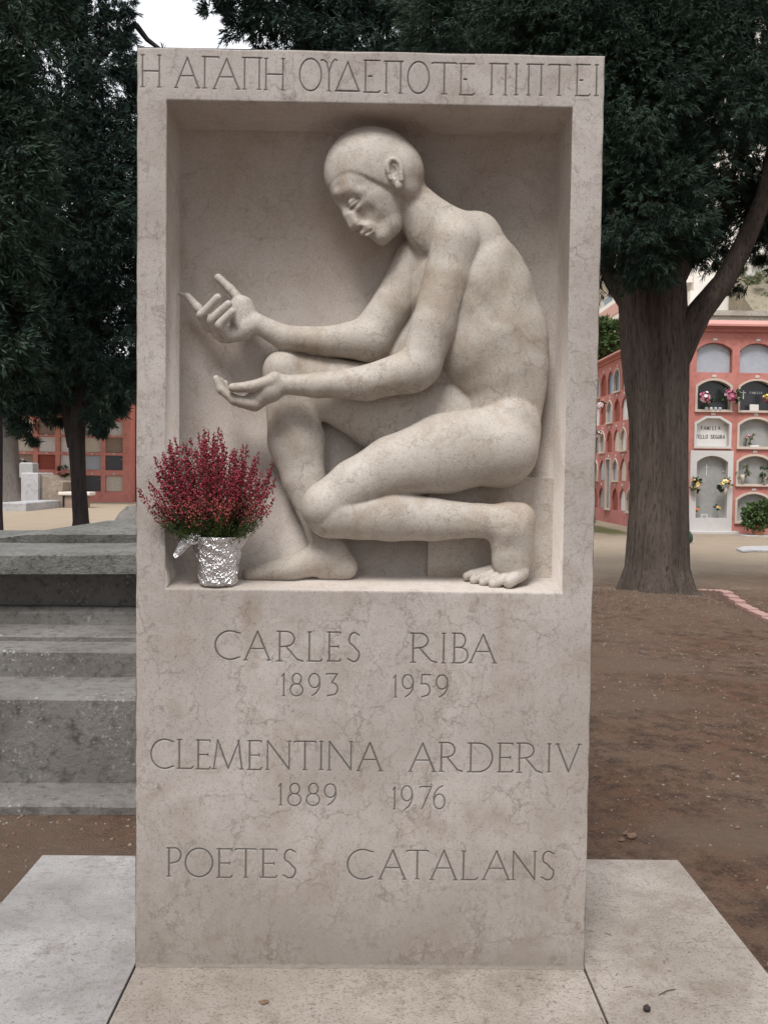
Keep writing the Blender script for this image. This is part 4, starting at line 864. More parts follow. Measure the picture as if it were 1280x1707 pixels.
def columbarium(root, mp, cells, x0, x1, ztop, zbase, depth=2.2, rec=.13, cornice=.3, red=red):
    """cells: (cellx0, cellx1, cellz0, cellz1, ox0, ox1, oz0, oz1, arch kind, plaque kind, frame)"""
    wall = MB()
    for (a, b, c, d, ox0, ox1, oz0, oz1, kind, pk, fr) in cells:
        P = opening(ox0, ox1, oz0, oz1, kind); n = len(P)
        ringmesh(wall, [(a, c), (b, c), (b, d), (a, d)], P, mp, 0)
        wall.add([mp(x, 0, z) for x, z in P]+[mp(x, rec+.04, z) for x, z in P], [(i, (i+1) % n, n+(i+1) % n, n+i) for i in range(n)])
    zc0 = min(c[2] for c in cells); zc1 = max(c[3] for c in cells); ca = min(c[0] for c in cells); cb = max(c[1] for c in cells)
    wall.box(x0, x1, .18, depth, ZG-.1, zc1, mp); wall.box(x0, x1, 0, .18, ZG-.1, zc0, mp); wall.box(x0, x1, 0, depth, zc1, ztop, mp)
    if ca > x0+.01: wall.box(x0, ca, 0, .18, zc0, zc1, mp)
    if cb < x1-.01: wall.box(cb, x1, 0, .18, zc0, zc1, mp)
    wl = wall.build('wall', red, root)
    cn = MB(); e_ = .06
    cn.box(x0-e_*.3, x1+.02, -.07, depth, ztop-cornice*.62, ztop-cornice*.38, mp); cn.box(x0-e_, x1+.03, -.14, depth+.02, ztop-cornice*.38, ztop-.10, mp); cn.build('cornice', red, root)
    rf = MB(); rf.add([mp(*v) for v in ((x0-.14, -.24, ztop-.098), (x1+.14, -.24, ztop-.098), (x1+.14, -.24, ztop-.05), (x0-.14, -.24, ztop-.05), (x0-.14, .35, ztop+.14), (x1+.14, .35, ztop+.14), (x0-.14, depth+.1, ztop+.14), (x1+.14, depth+.1, ztop+.14), (x0-.14, depth+.1, ztop-.098), (x1+.14, depth+.1, ztop-.098))],
        [(0, 1, 2, 3), (3, 2, 5, 4), (4, 5, 7, 6), (6, 7, 9, 8), (8, 9, 1, 0), (0, 3, 4, 6, 8), (1, 9, 7, 5, 2)]); rf.build('roof', pinkc, root)
    for (a, b, c, d, ox0, ox1, oz0, oz1, kind, pk, fr) in cells:
        P = opening(ox0, ox1, oz0, oz1, kind)
        mb = MB(); prism(mb, shrink(P, .012 if fr != 'step' else .05), mp, rec-.012, rec+.05); o = mb.build('niche_plaque', PL[pk], root)
        if pk in ('blue', 'black', 'grey', 'glass', 'white') and kind != 'point' or pk == 'glass':
            for sx in (.1, .9): s_ = MB(); c_ = mp(ox0+(ox1-ox0)*sx, rec-.02, oz0+(oz1-oz0)*.74); s_.blob(c_, .022, 6, 4); s_.build('stud', whitep, o)
        if fr in ('white', 'beige', 'thin'):
            mb = MB(); I2 = shrink(P, .035 if fr != 'thin' else .025); n = len(P); q0 = -.03
            Po = shrink(P, -.02)
            mb.add([mp(x, q0, z) for x, z in Po]+[mp(x, q0, z) for x, z in I2]+[mp(x, rec-.02, z) for x, z in I2]+[mp(x, .002, z) for x, z in Po],
                   [(i, (i+1) % n, n+(i+1) % n, n+i) for i in range(n)]+[(n+i, n+(i+1) % n, 2*n+(i+1) % n, 2*n+i) for i in range(n)]+[(3*n+i, 3*n+(i+1) % n, (i+1) % n, i) for i in range(n)])
            mb.build('niche_surround', whitep if fr == 'white' else beigef, root)
            mb = MB(); mb.box(ox0-.03, ox1+.03, -.06, .1, oz0-.03, oz0+.004, mp); mb.build('sill', beigef, root)
        mb = MB(); cx = (ox0+ox1)/2; tz = oz1+.075; tw = min(.052, (ox1-ox0)*.07+.012); mb.bevbox(cx-tw, cx+tw, -.014, .002, tz-.03, tz+.03, .004, mp); mb.build('number_plate', whitep, root)
# front block on the right
FY = 20.28
fb = empty('niche_building', (9.2, FY, ZG), 'salmon red block of arched burial niches facing the path, right of the big cypress', 'columbarium')
mpF = lambda x, d, z: (x, FY+d, z)
rows = [(3.979, 4.723), (3.023, 3.815), (2.109, 2.873), (1.176, 1.944), (.241, .996)]
rb_ = [4.86, 3.90, 2.945, 2.045, 1.085, .12]
kinds = [['seg', 'seg', 'seg'], ['seg', 'seg', 'seg'], ['oct', 'seg', 'seg'], [None, 'seg', 'oct'], [None, 'seg', 'seg']]
pk = [['blue', 'blue', 'white'], ['black', 'black', 'grey'], ['white', 'grey', 'black'], [None, 'grey', 'white'], [None, 'grey', 'cream']]
frs = [['', '', ''], ['beige', 'thin', ''], ['white', 'beige', 'thin'], ['', 'beige', ''], ['', 'beige', 'beige']]
cells = []
cw = [(7.98, 9.035, 8.06, 8.95), (9.035, 10.105, 9.135, 10.03), (10.105, 11.2, 10.2, 11.1)]
for r in range(5):
    for k in range(3):
        if kinds[r][k] is None: continue
        a, b, o0, o1 = cw[k]; cells.append((a, b, rb_[r+1], rb_[r], o0, o1, rows[r][0], rows[r][1], kinds[r][k], pk[r][k], frs[r][k]))
cells.append((7.98, 9.035, .12, 2.045, 8.075, 8.94, .30, 1.93, 'seg', 'grey', ''))
columbarium(fb, mpF, cells, 7.9, 11.4, 5.2, .12, rec=.15, cornice=.34)
# white stone surround of the tall family niche
mb = MB(); P = opening(8.115, 8.90, .34, 1.90, 'seg'); ringmesh(mb, [(7.955, .02), (9.03, .02), (9.03, 2.03), (7.955, 2.03)], P, mpF, -.05)
n = len(P); mb.add([mpF(x, -.05, z) for x, z in P]+[mpF(x, .14, z) for x, z in P], [(i, (i+1) % n, n+(i+1) % n, n+i) for i in range(n)])
mb.add([mpF(*v) for v in ((7.955, -.05, .02), (9.03, -.05, .02), (9.03, -.05, 2.03), (7.955, -.05, 2.03), (7.955, -.002, .02), (9.03, -.002, .02), (9.03, -.002, 2.03), (7.955, -.002, 2.03))], [(0, 4, 5, 1), (1, 5, 6, 2), (2, 6, 7, 3), (3, 7, 4, 0)])
mb.build('tall_niche_surround', whitep, fb)
mb = MB(); mb.bevbox(7.9, 9.14, -.28, -.003, ZG-.03, .02, .01, mpF); mb.build('doorstep', whitep, fb)
lettering('lettering', 'FAMILIA', mpF, 8.50, 2.60, .085, .072, ink, fb, .15-.014-.006, .14)
lettering('lettering', 'TELLO SEgURA', mpF, 8.50, 2.385, .085, .062, ink, fb, .15-.014-.006, .14)
lettering('lettering', 'FAMILIA', mpF, 9.62, 3.50, .05, .045, silverp, fb, .15-.014-.006, .14)
for (cx_, cz_, hh) in ((9.30, 3.45, .22), (8.42, 1.55, .3)):
    mb = MB(); mb.box(cx_-.012, cx_+.012, .12, .137, cz_-hh/2, cz_+hh/2, mpF); mb.box(cx_-.06, cx_+.06, .121, .136, cz_+hh*.18, cz_+hh*.18+.022, mpF); mb.build('cross', silverp, fb)
# side wing running back behind the big trunk
wg = empty('niche_building', (7.22, 25, ZG), 'salmon red wing of narrow looking pointed niches seen edge on between stele and trunk', 'columbarium')
WYn, WYf = 21.4, 27.35
mpW = lambda x, d, z: (7.20+d, WYf-x, z)      # x runs towards the camera, the face looks left
cells = []; rr = random.Random(12)
rows2 = [(3.86, 4.55), (2.98, 3.68), (2.10, 2.78), (1.22, 1.90), (.36, 1.04)]; rb2 = [4.66, 3.76, 2.88, 2.0, 1.13, .28]
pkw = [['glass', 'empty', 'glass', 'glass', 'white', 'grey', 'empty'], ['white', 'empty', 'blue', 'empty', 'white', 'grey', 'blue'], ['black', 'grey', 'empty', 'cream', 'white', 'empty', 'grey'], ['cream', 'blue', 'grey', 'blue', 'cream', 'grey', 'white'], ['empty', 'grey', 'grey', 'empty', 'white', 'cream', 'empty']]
for r in range(5):
    for k in range(7):
        a = .12+k*.80; kind = 'point' if r > 0 else 'round'
        tall = (k == 2)
        if tall and r == 3: cells.append((a, a+.8, rb2[5], rb2[3], a+.11, a+.69, rows2[4][0], rows2[3][1], 'rect', 'grey', 'thin')); continue
        if tall and r == 4: continue
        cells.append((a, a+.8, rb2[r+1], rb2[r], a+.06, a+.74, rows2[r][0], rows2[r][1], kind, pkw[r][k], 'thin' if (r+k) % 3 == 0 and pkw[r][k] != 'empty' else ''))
columbarium(wg, mpW, cells, 0, WYf-WYn, 5.0, .28, depth=1.8, rec=.07, cornice=.3)
# left block far behind
LY = 37.8
lb = empty('niche_building', (-12.5, LY, ZG), 'distant salmon red block of square burial niches behind the left cypress', 'columbarium')
mpL = lambda x, d, z: (x, LY+d, z)
cells = []; pl_ = [['cream', 'blue', 'white', 'cream', 'brown', 'white'], ['brown', 'empty', 'white', 'blue', 'black', 'cream'], ['grey', 'empty', 'cream', 'black', 'cream', 'brown']]
zr_ = [(4.52, 5.20), (3.70, 4.34), (2.88, 3.50), (2.13, 2.80), (1.36, 2.01), (.42, 1.12)]; zb_ = [5.3, 4.43, 3.60, 2.85, 2.07, 1.24, .33]
xc_ = [-15.31-.97*2, -15.31-.97, -15.31, -14.34, -13.37, -12.34, -11.38]
pkl = [['white', 'cream', 'grey', 'white', 'cream', 'blue', 'brown'], ['cream', 'white', 'brown', 'cream', 'empty', 'white', 'cream'], ['grey', 'cream', 'white', 'brown', 'white', 'grey', 'white'], ['cream', 'grey', 'cream', 'white', 'white', 'cream', 'brown'], ['white', 'brown', 'brown', 'empty', 'white', 'blue', 'black'], ['cream', 'white', 'grey', 'brown', 'cream', 'black', 'cream']]
bx = [xc_[0]-.485]+[(a+b)/2 for a, b in zip(xc_[:-1], xc_[1:])]+[xc_[-1]+.5]
for r in range(6):
    for k in range(7): cells.append((bx[k], bx[k+1], zb_[r+1], zb_[r], xc_[k]-.385, xc_[k]+.385, zr_[r][0], zr_[r][1], 'rect', pkl[r][k], ''))
columbarium(lb, mpL, cells, bx[0]-.3, bx[-1]+.22, 5.7, .33, rec=.10, red=rough_stone('coral render', (.54, .215, .175), (.60, .26, .215), (.45, .17, .14), 1.2, .85, .2, .01))
lettering('lettering', 'I I I', mpL, -11.28, 1.70, .3, .1, goldp, lb, .10, .12)
lb2 = empty('niche_building', (-9.5, LY+1.5, ZG), 'plain salmon gable of a farther niche block showing at the left edge of the stele', 'columbarium')
mb = MB(); mb.box(-10.62, -6.5, LY+.8, LY+4, ZG-.1, 5.4); mb.build('wall', plain('salmon wall', (.52, .22, .18), .85, .15, 3), lb2)
mb = MB(); mb.box(-10.72, -6.4, LY+.7, LY+4.1, 5.4, 5.6); mb.build('roof', pinkc, lb2)
mb = MB(); mb.bevbox(-10.52, -10.34, LY+.77, LY+.798, 1.95, 2.2, .01); mb.build('number_plate', PL['black'], lb2)
for z0_, z1_ in ((.5, 1.1), (1.2, 1.6)):
    mb = MB(); mb.bevbox(-10.5, -9.9, LY+.76, LY+.797, z0_, z1_, .01); mb.build('niche_plaque', PL['cream'], lb2)

# ------------------------------------------------------------------ graves, bench and kerbs at far left
gp = lambda px, py: ag(px, py)
p = ag(50, 846)
gstone = rough_stone('pale grey grave marble', (.33, .325, .325), (.43, .425, .425), (.26, .25, .25), 1.5, .7, .2, .01)
gr = empty('pale_grave', p, 'pale grey grave block with an urn and white flowers beside the distant grey trunk', 'grave')
S_ = float((p-CAMP) @ FWD)/FPX
bb = lambda px, py, dy=0: at(px, py, p[1]+dy)
mb = MB(); a = bb(36, 838); c_ = bb(64, 788); mb.bevbox(a[0], c_[0], p[1], p[1]+1.6, ZG, c_[2], .04); mb.build('block', gstone, gr)
mb = MB(); a = bb(33, 790, .4); c_ = bb(55, 771, .4); mb.bevbox(a[0], c_[0], p[1]+.4, p[1]+1.0, c_[2]-.6, c_[2], .05); mb.build('headstone', PL['grey'], gr)
p2 = ag(84, 846); hs_ = empty('rough_stone_grave', p2, 'brown grey rough stone grave sloping down to the right of the pale grave', 'grave')
b2 = lambda px, py, dy=0: at(px, py, p2[1]+dy); rnd = random.Random(2)
mb = MB(); top = [(64, 790), (72, 792), (80, 797), (87, 803), (94, 801), (105, 804)]; n = len(top); vs = []
for px, py in top:
    t_ = b2(px, py); vs += [(t_[0], t_[1], t_[2]+rnd.uniform(-.03, .03)), (t_[0], t_[1]+1.5, t_[2]), (t_[0], t_[1]+1.5, ZG), (t_[0], t_[1]+rnd.uniform(-.08, .04), ZG)]
mb.add(vs, [(i*4+k, i*4+(k+1) % 4, (i+1)*4+(k+1) % 4, (i+1)*4+k) for i in range(n-1) for k in range(4)]+[(0, 1, 2, 3), tuple((n-1)*4+k for k in range(4))]); mb.build('body', rough_stone('rough sandstone', (.24, .19, .15), (.36, .30, .24), (.17, .15, .12), 2.2, .95, .9, .08), hs_)
mb = MB(); a = b2(60, 842, -.3); c_ = b2(92, 834, -.3); mb.bevbox(a[0], c_[0], p2[1]-.5, p2[1]+.2, ZG, ZG+.22, .03); mb.build('plinth', gstone, hs_)
p = ag(129, 846); bn = empty('stone_bench', p, 'pale stone slab bench on dark legs behind the slender cypress trunk', 'bench')
a = at(103, 824, p[1]); c_ = at(155, 820, p[1]); mb = MB(); mb.bevbox(a[0], c_[0], p[1]-.35, p[1]+.35, c_[2]-.14, c_[2], .03); mb.build('seat', plain('bench slab', (.60, .55, .48), .7, .1), bn)
for q0, q1 in ((112, 124), (138, 147)):
    mb = MB(); mb.bevbox(at(q0, 830, p[1])[0], at(q1, 830, p[1])[0], p[1]-.25, p[1]+.25, ZG-.02, c_[2]-.14, .03); mb.build('leg', PL['brown'], bn)
p = ag(25, 852); mb = MB(); a = at(1, 840, p[1]); c_ = at(44, 840, p[1]); mb.bevbox(a[0], c_[0], p[1], p[1]+5, ZG-.05, ZG+.28, .03); tag(mb.build('grave_slab', gstone), 'low pale grave slab lying in front of the distant grey trunk', 'grave slab')
p = ag(55, 848); mb = MB(); a = at(45, 840, p[1]); c_ = at(65, 840, p[1]); mb.bevbox(a[0], c_[0], p[1], p[1]+.9, ZG-.05, ZG+.25, .02); tag(mb.build('terracotta_block', plain('terracotta', (.40, .17, .09), .85, .2)), 'low orange terracotta block at the corner of the pale grave slab', 'block')
# kerb slab by the path on the right
p = ag(1262, 919); mb = MB(); rr = random.Random(6); vs = []; n = 14; P = [(p[0]-.62+rr.uniform(-.05, .05)+1.0*0, p[1]-.15)]
pts = [ag(1226, 917), ag(1236, 921), ag(1250, 920), ag(1275, 920), ag(1330, 921), ag(1340, 914), ag(1280, 912), ag(1240, 913)]
mb.add([(q[0], q[1], ZG+.0) for q in pts]+[(q[0], q[1], ZG+.03) for q in pts], [tuple(range(8))[::-1], tuple(range(8, 16))]+[(i, (i+1) % 8, 8+(i+1) % 8, 8+i) for i in range(8)])
tag(mb.build('stone_slab', gstone), 'flat pale irregular stone slab set in the path at the right picture edge', 'slab')
p = ag(1255, 893); mb = MB(); mb.bevbox(p[0]-.35, p[0]+.5, p[1]-.35, p[1]+.1, ZG-.02, ZG+.02, .008); tag(mb.build('doorstep_slab', gstone), 'thin pale slab on the ground before the right niche column and its potted plant', 'slab')
# green rubbish bag leaning behind the trunk
p = ag(1146, 905); mb = MB(); rnd = random.Random(3); mb.blob((p[0]-.08, p[1], ZG+.12), (.17, .2, .17), 12, 8, rnd, .10); tag(mb.build('green_bag', plain('dark green plastic', (.012, .05, .035), .4, .3, 10)), 'dark green bag on the ground peeping out behind the big trunk', 'bag')

# ------------------------------------------------------------------ flowers
def petals(name, c, rad, n, mat, parent, seed, size=.03, flat=.5):
    r = np.random.default_rng(seed)
    for i in range(n):
        V = []; F = []
        d = r.normal(size=3); d /= np.linalg.norm(d); d[1] = -abs(d[1]); p = np.array(c)+d*np.array([1, 1, 1])*np.array(rad)*r.uniform(.55, 1)
        ax = np.cross(d, [0, .3, 1]); ax /= np.linalg.norm(ax)+1e-6; ay = np.cross(d, ax); s = size*r.uniform(.7, 1.2)
        for k in range(6):
            a = k*6.283/6+r.uniform(-.2, .2); e1 = ax*math.cos(a)+ay*math.sin(a); e2 = -ax*math.sin(a)+ay*math.cos(a); m = len(V)
            V += [p, p+(e1*.6+e2*.42+d*.25)*s, p+(e1+d*.35)*s, p+(e1*.6-e2*.42+d*.25)*s]; F.append((m, m+1, m+2, m+3))
        np_mesh(name, V, np.array(F), mat, parent)
def bouquet(px, py, Y, rad, cols, label, group=None, seed=0, vase=True, leaves=60, n=12, size=.04, leafm=None):
    c = at(px, py, Y); root = empty('flower_bouquet', c, label, 'flowers', group)
    for i, (cm, k) in enumerate(cols): petals('bloom', c, (rad, rad*.6, rad), int(n*k), cm, root, seed+i, size)
    foliage('leaves', [(tuple(c+np.array([0, .03, -rad*.15])), (rad*1.05, rad*.5, rad*1.05), 1)], leaves, leafm or lf_green2, root, seed+9, L=rad*.45, W=rad*.13, m=5, clump=6)
    if vase:
        mb = MB(); mb.tube([(c[0], c[1]+.04, c[2]-rad*2.3), (c[0], c[1]+.02, c[2]-rad*.6)], [.02, .055], 10); mb.build('vase', beigef, root)
    return root
lf_green2 = leafmat('bouquet leaves', (.02, .045, .02), (.05, .09, .035), None, 8)
fy = plain('pale yellow petals', (.72, .62, .28), .6, .15, 30); fo = plain('orange petals', (.70, .20, .05), .6, .2, 30); fp = plain('pink petals', (.55, .17, .27), .6, .25, 30); fpp = plain('light pink petals', (.70, .45, .50), .6, .15, 30); fw = plain('white petals', (.75, .75, .72), .6, .1, 30); fm = plain('magenta petals', (.30, .05, .12), .6, .2, 30); fyb = plain('yellow petals', (.75, .62, .08), .6, .15, 30)
bouquet(1159, 807, FY-.16, .135, [(fy, .5), (fo, .35)], 'orange and pale yellow bouquet on the white tall niche, half hidden by the trunk', 'pair of orange and yellow bouquets', 31, size=.055)
bouquet(1209, 807, FY-.16, .135, [(fy, .5), (fo, .35)], 'orange and pale yellow bouquet on the right jamb of the white tall niche', 'pair of orange and yellow bouquets', 41, size=.055)
bouquet(1175, 662, FY-.12, .16, [(fp, .9), (fpp, .5), (fw, .25), (fm, .5)], 'pink bouquet with a few white blooms at the left of the black niche plaque', 'pink bouquets', 51, False, 30, 16, .05)
bouquet(1218, 661, FY-.14, .19, [(fp, 1.), (fpp, .7), (fm, .8)], 'larger all pink bouquet between the two black niche plaques', 'pink bouquets', 61, False, 34, 16, .055)
bouquet(1276, 663, FY-.12, .09, [(fyb, .5), (fm, .5)], 'small yellow and dark red bouquet at the right picture edge', None, 71, False, 20, 12, .05)
bouquet(1238, 786, FY-.10, .13, [(fw, .25)], 'sparse grey green sprigs with white buds at left of a grey niche plaque', 'sprigs on the grey niche', 81, True, 50, 10, .025, lf_olive)
bouquet(1275, 788, FY-.10, .13, [(fw, .15)], 'dark green sprigs at right of a grey niche plaque by the picture edge', 'sprigs on the grey niche', 91, True, 50, 10, .025)
bouquet(1196, 846, FY-.02, .07, [(fyb, .3), (fo, .15)], 'little yellow posy at the foot of the tall niche, right of the framed photo', 'posies in the tall niche', 101, False, 26, 10, .03)
bouquet(1163, 849, FY-.02, .06, [(fo, .3)], 'little orange posy at the foot of the tall niche, left of the framed photo', 'posies in the tall niche', 111, False, 22, 10, .03)
bouquet(1249, 728, FY-.02, .12, [(fp, .25), (fy, .35)], 'dried arrangement standing before the grey plaque in the third row', None, 121, False, 40, 12, .03, lf_olive)
bouquet(37, 772, 34.6, .22, [(fw, .6)], 'white flowers on the urn of the pale grave at far left', None, 131, False, 30, 16, .08)
bouquet(107, 783, LY-.15, .2, [(fp, .1)], 'small green plant in a niche of the distant left block', None, 141, False, 50, 10, .05)
bouquet(1000, 676, 24.6, .12, [(fw, .8), (fpp, .5)], 'white and pink flowers in the second row of the side wing', None, 151, False, 30, 14, .05)
bouquet(997, 723, 24.9, .10, [(fw, .8)], 'white flowers in the third row of the side wing', None, 161, False, 30, 14, .05)
# framed photo, candle holders and row of little ornaments in the niches
c = at(1172, 861, FY+.02); fr_ = empty('photo_frame', c, 'small white photo frame standing in the tall white niche', 'picture frame')
mb = MB(); ringmesh(mb, [(c[0]-.085, c[2]-.065), (c[0]+.085, c[2]-.065), (c[0]+.085, c[2]+.065), (c[0]-.085, c[2]+.065)], [(c[0]-.055, c[2]-.04), (c[0]+.055, c[2]-.04), (c[0]+.055, c[2]+.04), (c[0]-.055, c[2]+.04)], mpF, -.02); mb.box(c[0]-.085, c[0]+.085, -.018, 0, c[2]-.065, c[2]+.065, mpF); mb.build('frame', whitep, fr_)
mb = MB(); mb.box(c[0]-.05, c[0]+.05, -.0195, -.0185, c[2]-.036, c[2]+.036, mpF); mb.build('picture', PL['grey'], fr_)
for i in range(4):
    c = at(1177+i*7.5, 675, FY-.01); mb = MB(); mb.tube([(c[0], c[1], rows[1][0]+.0), (c[0], c[1]-.001, rows[1][0]+.05), (c[0], c[1], rows[1][0]+.09)], [.03, .042, .036], 10); tag(mb.build('glass_votive', PL['white'] if i < 2 else PL['blue']), ['leftmost white votive glass in the black niche', 'second white votive glass from the left in the black niche', 'first blue grey votive glass right of the white ones', 'rightmost blue grey votive glass in the black niche'][i], 'votive glass', 'row of votive glasses in the black niche')
c = at(1256, 678, FY-.02); mb = MB(); mb.bevbox(c[0]-.11, c[0]+.11, FY-.04, FY-.01, rows[1][0]+.005, rows[1][0]+.17, .01); tag(mb.build('ornament_plaque', PL['white']), 'small white ornament block standing in the second black niche', 'ornament')
c = at(1256, 741, FY-.02); mb = MB(); mb.bevbox(c[0]-.10, c[0]+.12, FY-.04, FY+.03, rows[2][0]+.005, rows[2][0]+.07, .01); tag(mb.build('ornament_box', PL['white']), 'low white box before the dried arrangement in the third row', 'ornament')
# potted plant
p = ag(1263, 893); pt = empty('potted_plant', p, 'bushy green plant in a terracotta pot against the niche wall', 'potted plant')
mb = MB(); mb.tube([(p[0], p[1], ZG), (p[0], p[1], ZG+.02), (p[0], p[1], ZG+.22), (p[0], p[1], ZG+.225), (p[0], p[1], ZG+.28)], [.115, .12, .16, .175, .18], 24); mb.build('pot', plain('terracotta pot', (.42, .19, .11), .85, .2, 12), pt)
foliage('foliage', [((p[0], p[1], ZG+.50), (.30, .26, .26), 1), ((p[0]-.15, p[1]-.05, ZG+.42), (.2, .18, .16), .4), ((p[0]+.1, p[1]-.05, ZG+.6), (.2, .18, .14), .4)], 420, lf_green, pt, 77, L=.11, W=.03, m=6, clump=9)

# ------------------------------------------------------------------ hillside with apartments beyond the right block
mb = MB(); xs_ = np.linspace(-60, 160, 45); ys_ = np.linspace(42, 240, 24); vs = []
for y in ys_:
    for x in xs_: vs.append((x, y, ZG-.3+max(0, (y-44))*.20*min(1, max(0, (x+20)/40))+.5*nz2(x*.2, y*.2)-.4))
nx = len(xs_); mb.add(vs, [(j*nx+i, j*nx+i+1, (j+1)*nx+i+1, (j+1)*nx+i) for j in range(len(ys_)-1) for i in range(nx-1)], True); tag(mb.build('hill', rough_stone('dry hillside', (.20, .17, .11), (.28, .24, .16), (.12, .14, .07), .3, .95, .5, .2)), kind='structure')
# apartment block seen end on: its long face runs away from the viewer
ab = empty('apartment_building', (15.2, 44, 3), 'white apartment block with pink bands and blue awning up the hill', 'building')
wh = plain('cream render', (.72, .68, .62), .8, .08, 2); pkb = plain('pink band', (.52, .30, .25), .8, .1, 2); blu = plain('blue awning cloth', (.16, .30, .62), .7, .1, 3)
AX = 15.0
mb = MB(); mb.box(AX, AX+9, 40.5, 66, 2, 24); mb.build('wall', wh, ab)
for k in range(6):
    z_ = 7.6+k*3.0
    mb = MB(); mb.box(AX-.9, AX, 40.7, 65, z_, z_+.28); mb.build('balcony_slab', wh, ab)
    mb = MB(); mb.box(AX-.95, AX-.85, 40.7, 65, z_+.28, z_+.95); mb.build('balcony_band', pkb, ab)
    mb = MB(); mb.box(AX-.95, AX-.85, 40.7, 65, z_+.95, z_+1.2); mb.build('balcony_rail', wh, ab)
    for j in range(5):
        y_ = 41.5+j*4.6; mb = MB(); mb.box(AX-.03, AX+.05, y_, y_+1.8, z_+.28, z_+2.3); mb.build('window', PL['glass'], ab)
for (y0_, y1_, z_) in ((41.5, 45.5, 10.6), (41.5, 45.5, 7.6)):
    mb = MB(); mb.add([(AX-.03, y0_, z_+.25), (AX-.03, y1_, z_+.25), (AX-1.5, y1_, z_-1.0), (AX-1.5, y0_, z_-1.0), (AX-.03, y0_, z_+.2), (AX-.03, y1_, z_+.2), (AX-1.5, y1_, z_-1.06), (AX-1.5, y0_, z_-1.06)], [(0, 1, 2, 3), (4, 7, 6, 5), (0, 4, 5, 1), (1, 5, 6, 2), (2, 6, 7, 3), (3, 7, 4, 0)]); mb.build('awning', blu, ab)
mb = MB(); mb.box(13.05, 13.35, 35.3, 35.6, 2, 9.1); tag(mb.build('white_post', wh), 'white upright post above the niche building roof beside the cypress limb', 'post')
# retaining wall and terrace scrub
rw = rough_stone('pale rubble wall', (.30, .27, .23), (.40, .37, .32), (.22, .20, .16), 2.5, .95, .9, .05)
mb = MB(); mb.box(13.6, 40, 34.8, 35.6, 2, 8.0); mb.box(13.5, 40.1, 34.7, 35.7, 8.0, 8.2); tag(mb.build('retaining_wall', rw), 'pale rubble retaining wall with a coping just above the right niche building', 'wall')
mb = MB(); mb.add([(16.6, 35.6, 7.3), (45, 35.6, 7.3), (45, 40.3, 11.6), (16.6, 40.3, 10.8), (16.6, 35.6, 2), (45, 35.6, 2), (45, 40.3, 2), (16.6, 40.3, 2)], [(0, 1, 2, 3), (4, 0, 3, 7), (5, 6, 2, 1), (0, 4, 5, 1), (3, 2, 6, 7), (4, 7, 6, 5)]); tag(mb.build('bank', rough_stone('dry bank', (.22, .19, .14), (.30, .26, .19), (.14, .14, .09), 1.2, .95, .8, .1)), kind='structure')
rg = np.random.default_rng(4)
scr = foliage('bank_scrub', [((17.2+rg.uniform(0, 9), 35.9+q*4.0, 7.6+q*3.6), (.8+rg.random()*.5, .5, .45+rg.random()*.3), 1) for q in [rg.random() for _ in range(34)]], 9000, lf_olive, None, 92, L=.26, W=.022, m=9)
tag(scr, 'dry olive green scrub covering the bank above the rubble wall', 'scrub', kind='stuff')
# unseen trees added behind and beside the visitor to hold back sky light
for i, (x, y, s_) in enumerate(((-6.0, -5.5, 1.0), (5.6, -6.0, 1.0), (-.5, -11.0, 1.1), (8.8, 1.0, 1.0))):
    r0 = empty('cypress_tree', (x, y, ZG), ['tall cypress out of view behind the visitor on the left', 'tall cypress out of view behind the visitor on the right', 'tall cypress out of view straight behind the visitor', 'tall cypress standing beyond the right picture edge'][i], 'tree')
    trunk('trunk', [(x, y, ZG-.1), (x, y, 3), (x, y, 7), (x, y, 10)], [.3, .24, .16, .05], bark, r0, 60+i, 14)
    foliage('crown', [((x, y, 4.5), (1.7*s_, 1.7*s_, 2.4), 1), ((x, y, 7.6), (1.3*s_, 1.3*s_, 2.4), .7)], 2600, lf_dark, r0, 70+i, L=.42, W=.08, m=7)

# ------------------------------------------------------------------ heather in a foil wrapped pot on the ledge
pc = at(364, 935, .045); PC = np.array([pc[0], .045, 0]); zfl = NZ0+.024*.045/ND+.001
hp = empty('potted_heather', (PC[0], PC[1], zfl), 'crimson flowering heather in a pot wrapped in crumpled silver foil on the niche ledge', 'potted plant')
s_ = (CAMP[1]*-1+.045)/FPX
m, nt, b = newmat('crumpled foil', .24, .5, 1.0); t = NT(nt)
t.L(t.mix(t.noise(60, 3).outputs[0], (.62, .61, .61), (.80, .79, .80)), b.inputs['Base Color'])
wv = t.warp(.012, 60, 3); vo = t.n('ShaderNodeTexVoronoi', feature='F1'); t.L(wv, vo.inputs['Vector']); vo.inputs['Scale'].default_value = 150
t.bump(t.math('ADD', vo.outputs['Distance'], t.noise(170, 4, .7, dist=1.).outputs[0]), b, .75, .004)
foil = m
rr = random.Random(17); n = 64; V = []; F = []
prof = [(0, .031*1/s_*s_, 0)]
H_ = at(364, 893, .045)[2]-zfl
lv = [(0, 31), (.02, 34), (.12, 34.5), (.28, 34), (.45, 36), (.62, 38), (.78, 40), (.9, 43), (1.0, 46)]
lv = [(np.interp(k/22, [a_[0] for a_ in lv], [1]*9), k/22) for k in range(23)]
rad = lambda k: np.interp(k, [0, .03, .3, .6, .85, 1.0], [27, 30.5, 33, 37, 42.5, 48])*s_
def flare(a, k):      # torn peaks of foil: one to the left with a long flap, one to the right
    l = math.exp(-((a-math.pi)/.42)**2); r2 = math.exp(-(min(abs(a), 2*math.pi-abs(a))/.28)**2)
    return max(0, (k-.72)/.28)**1.5*(l*12+r2*12)*s_, max(0, (k-.6)/.4)**2*(l*11+r2*9)*s_
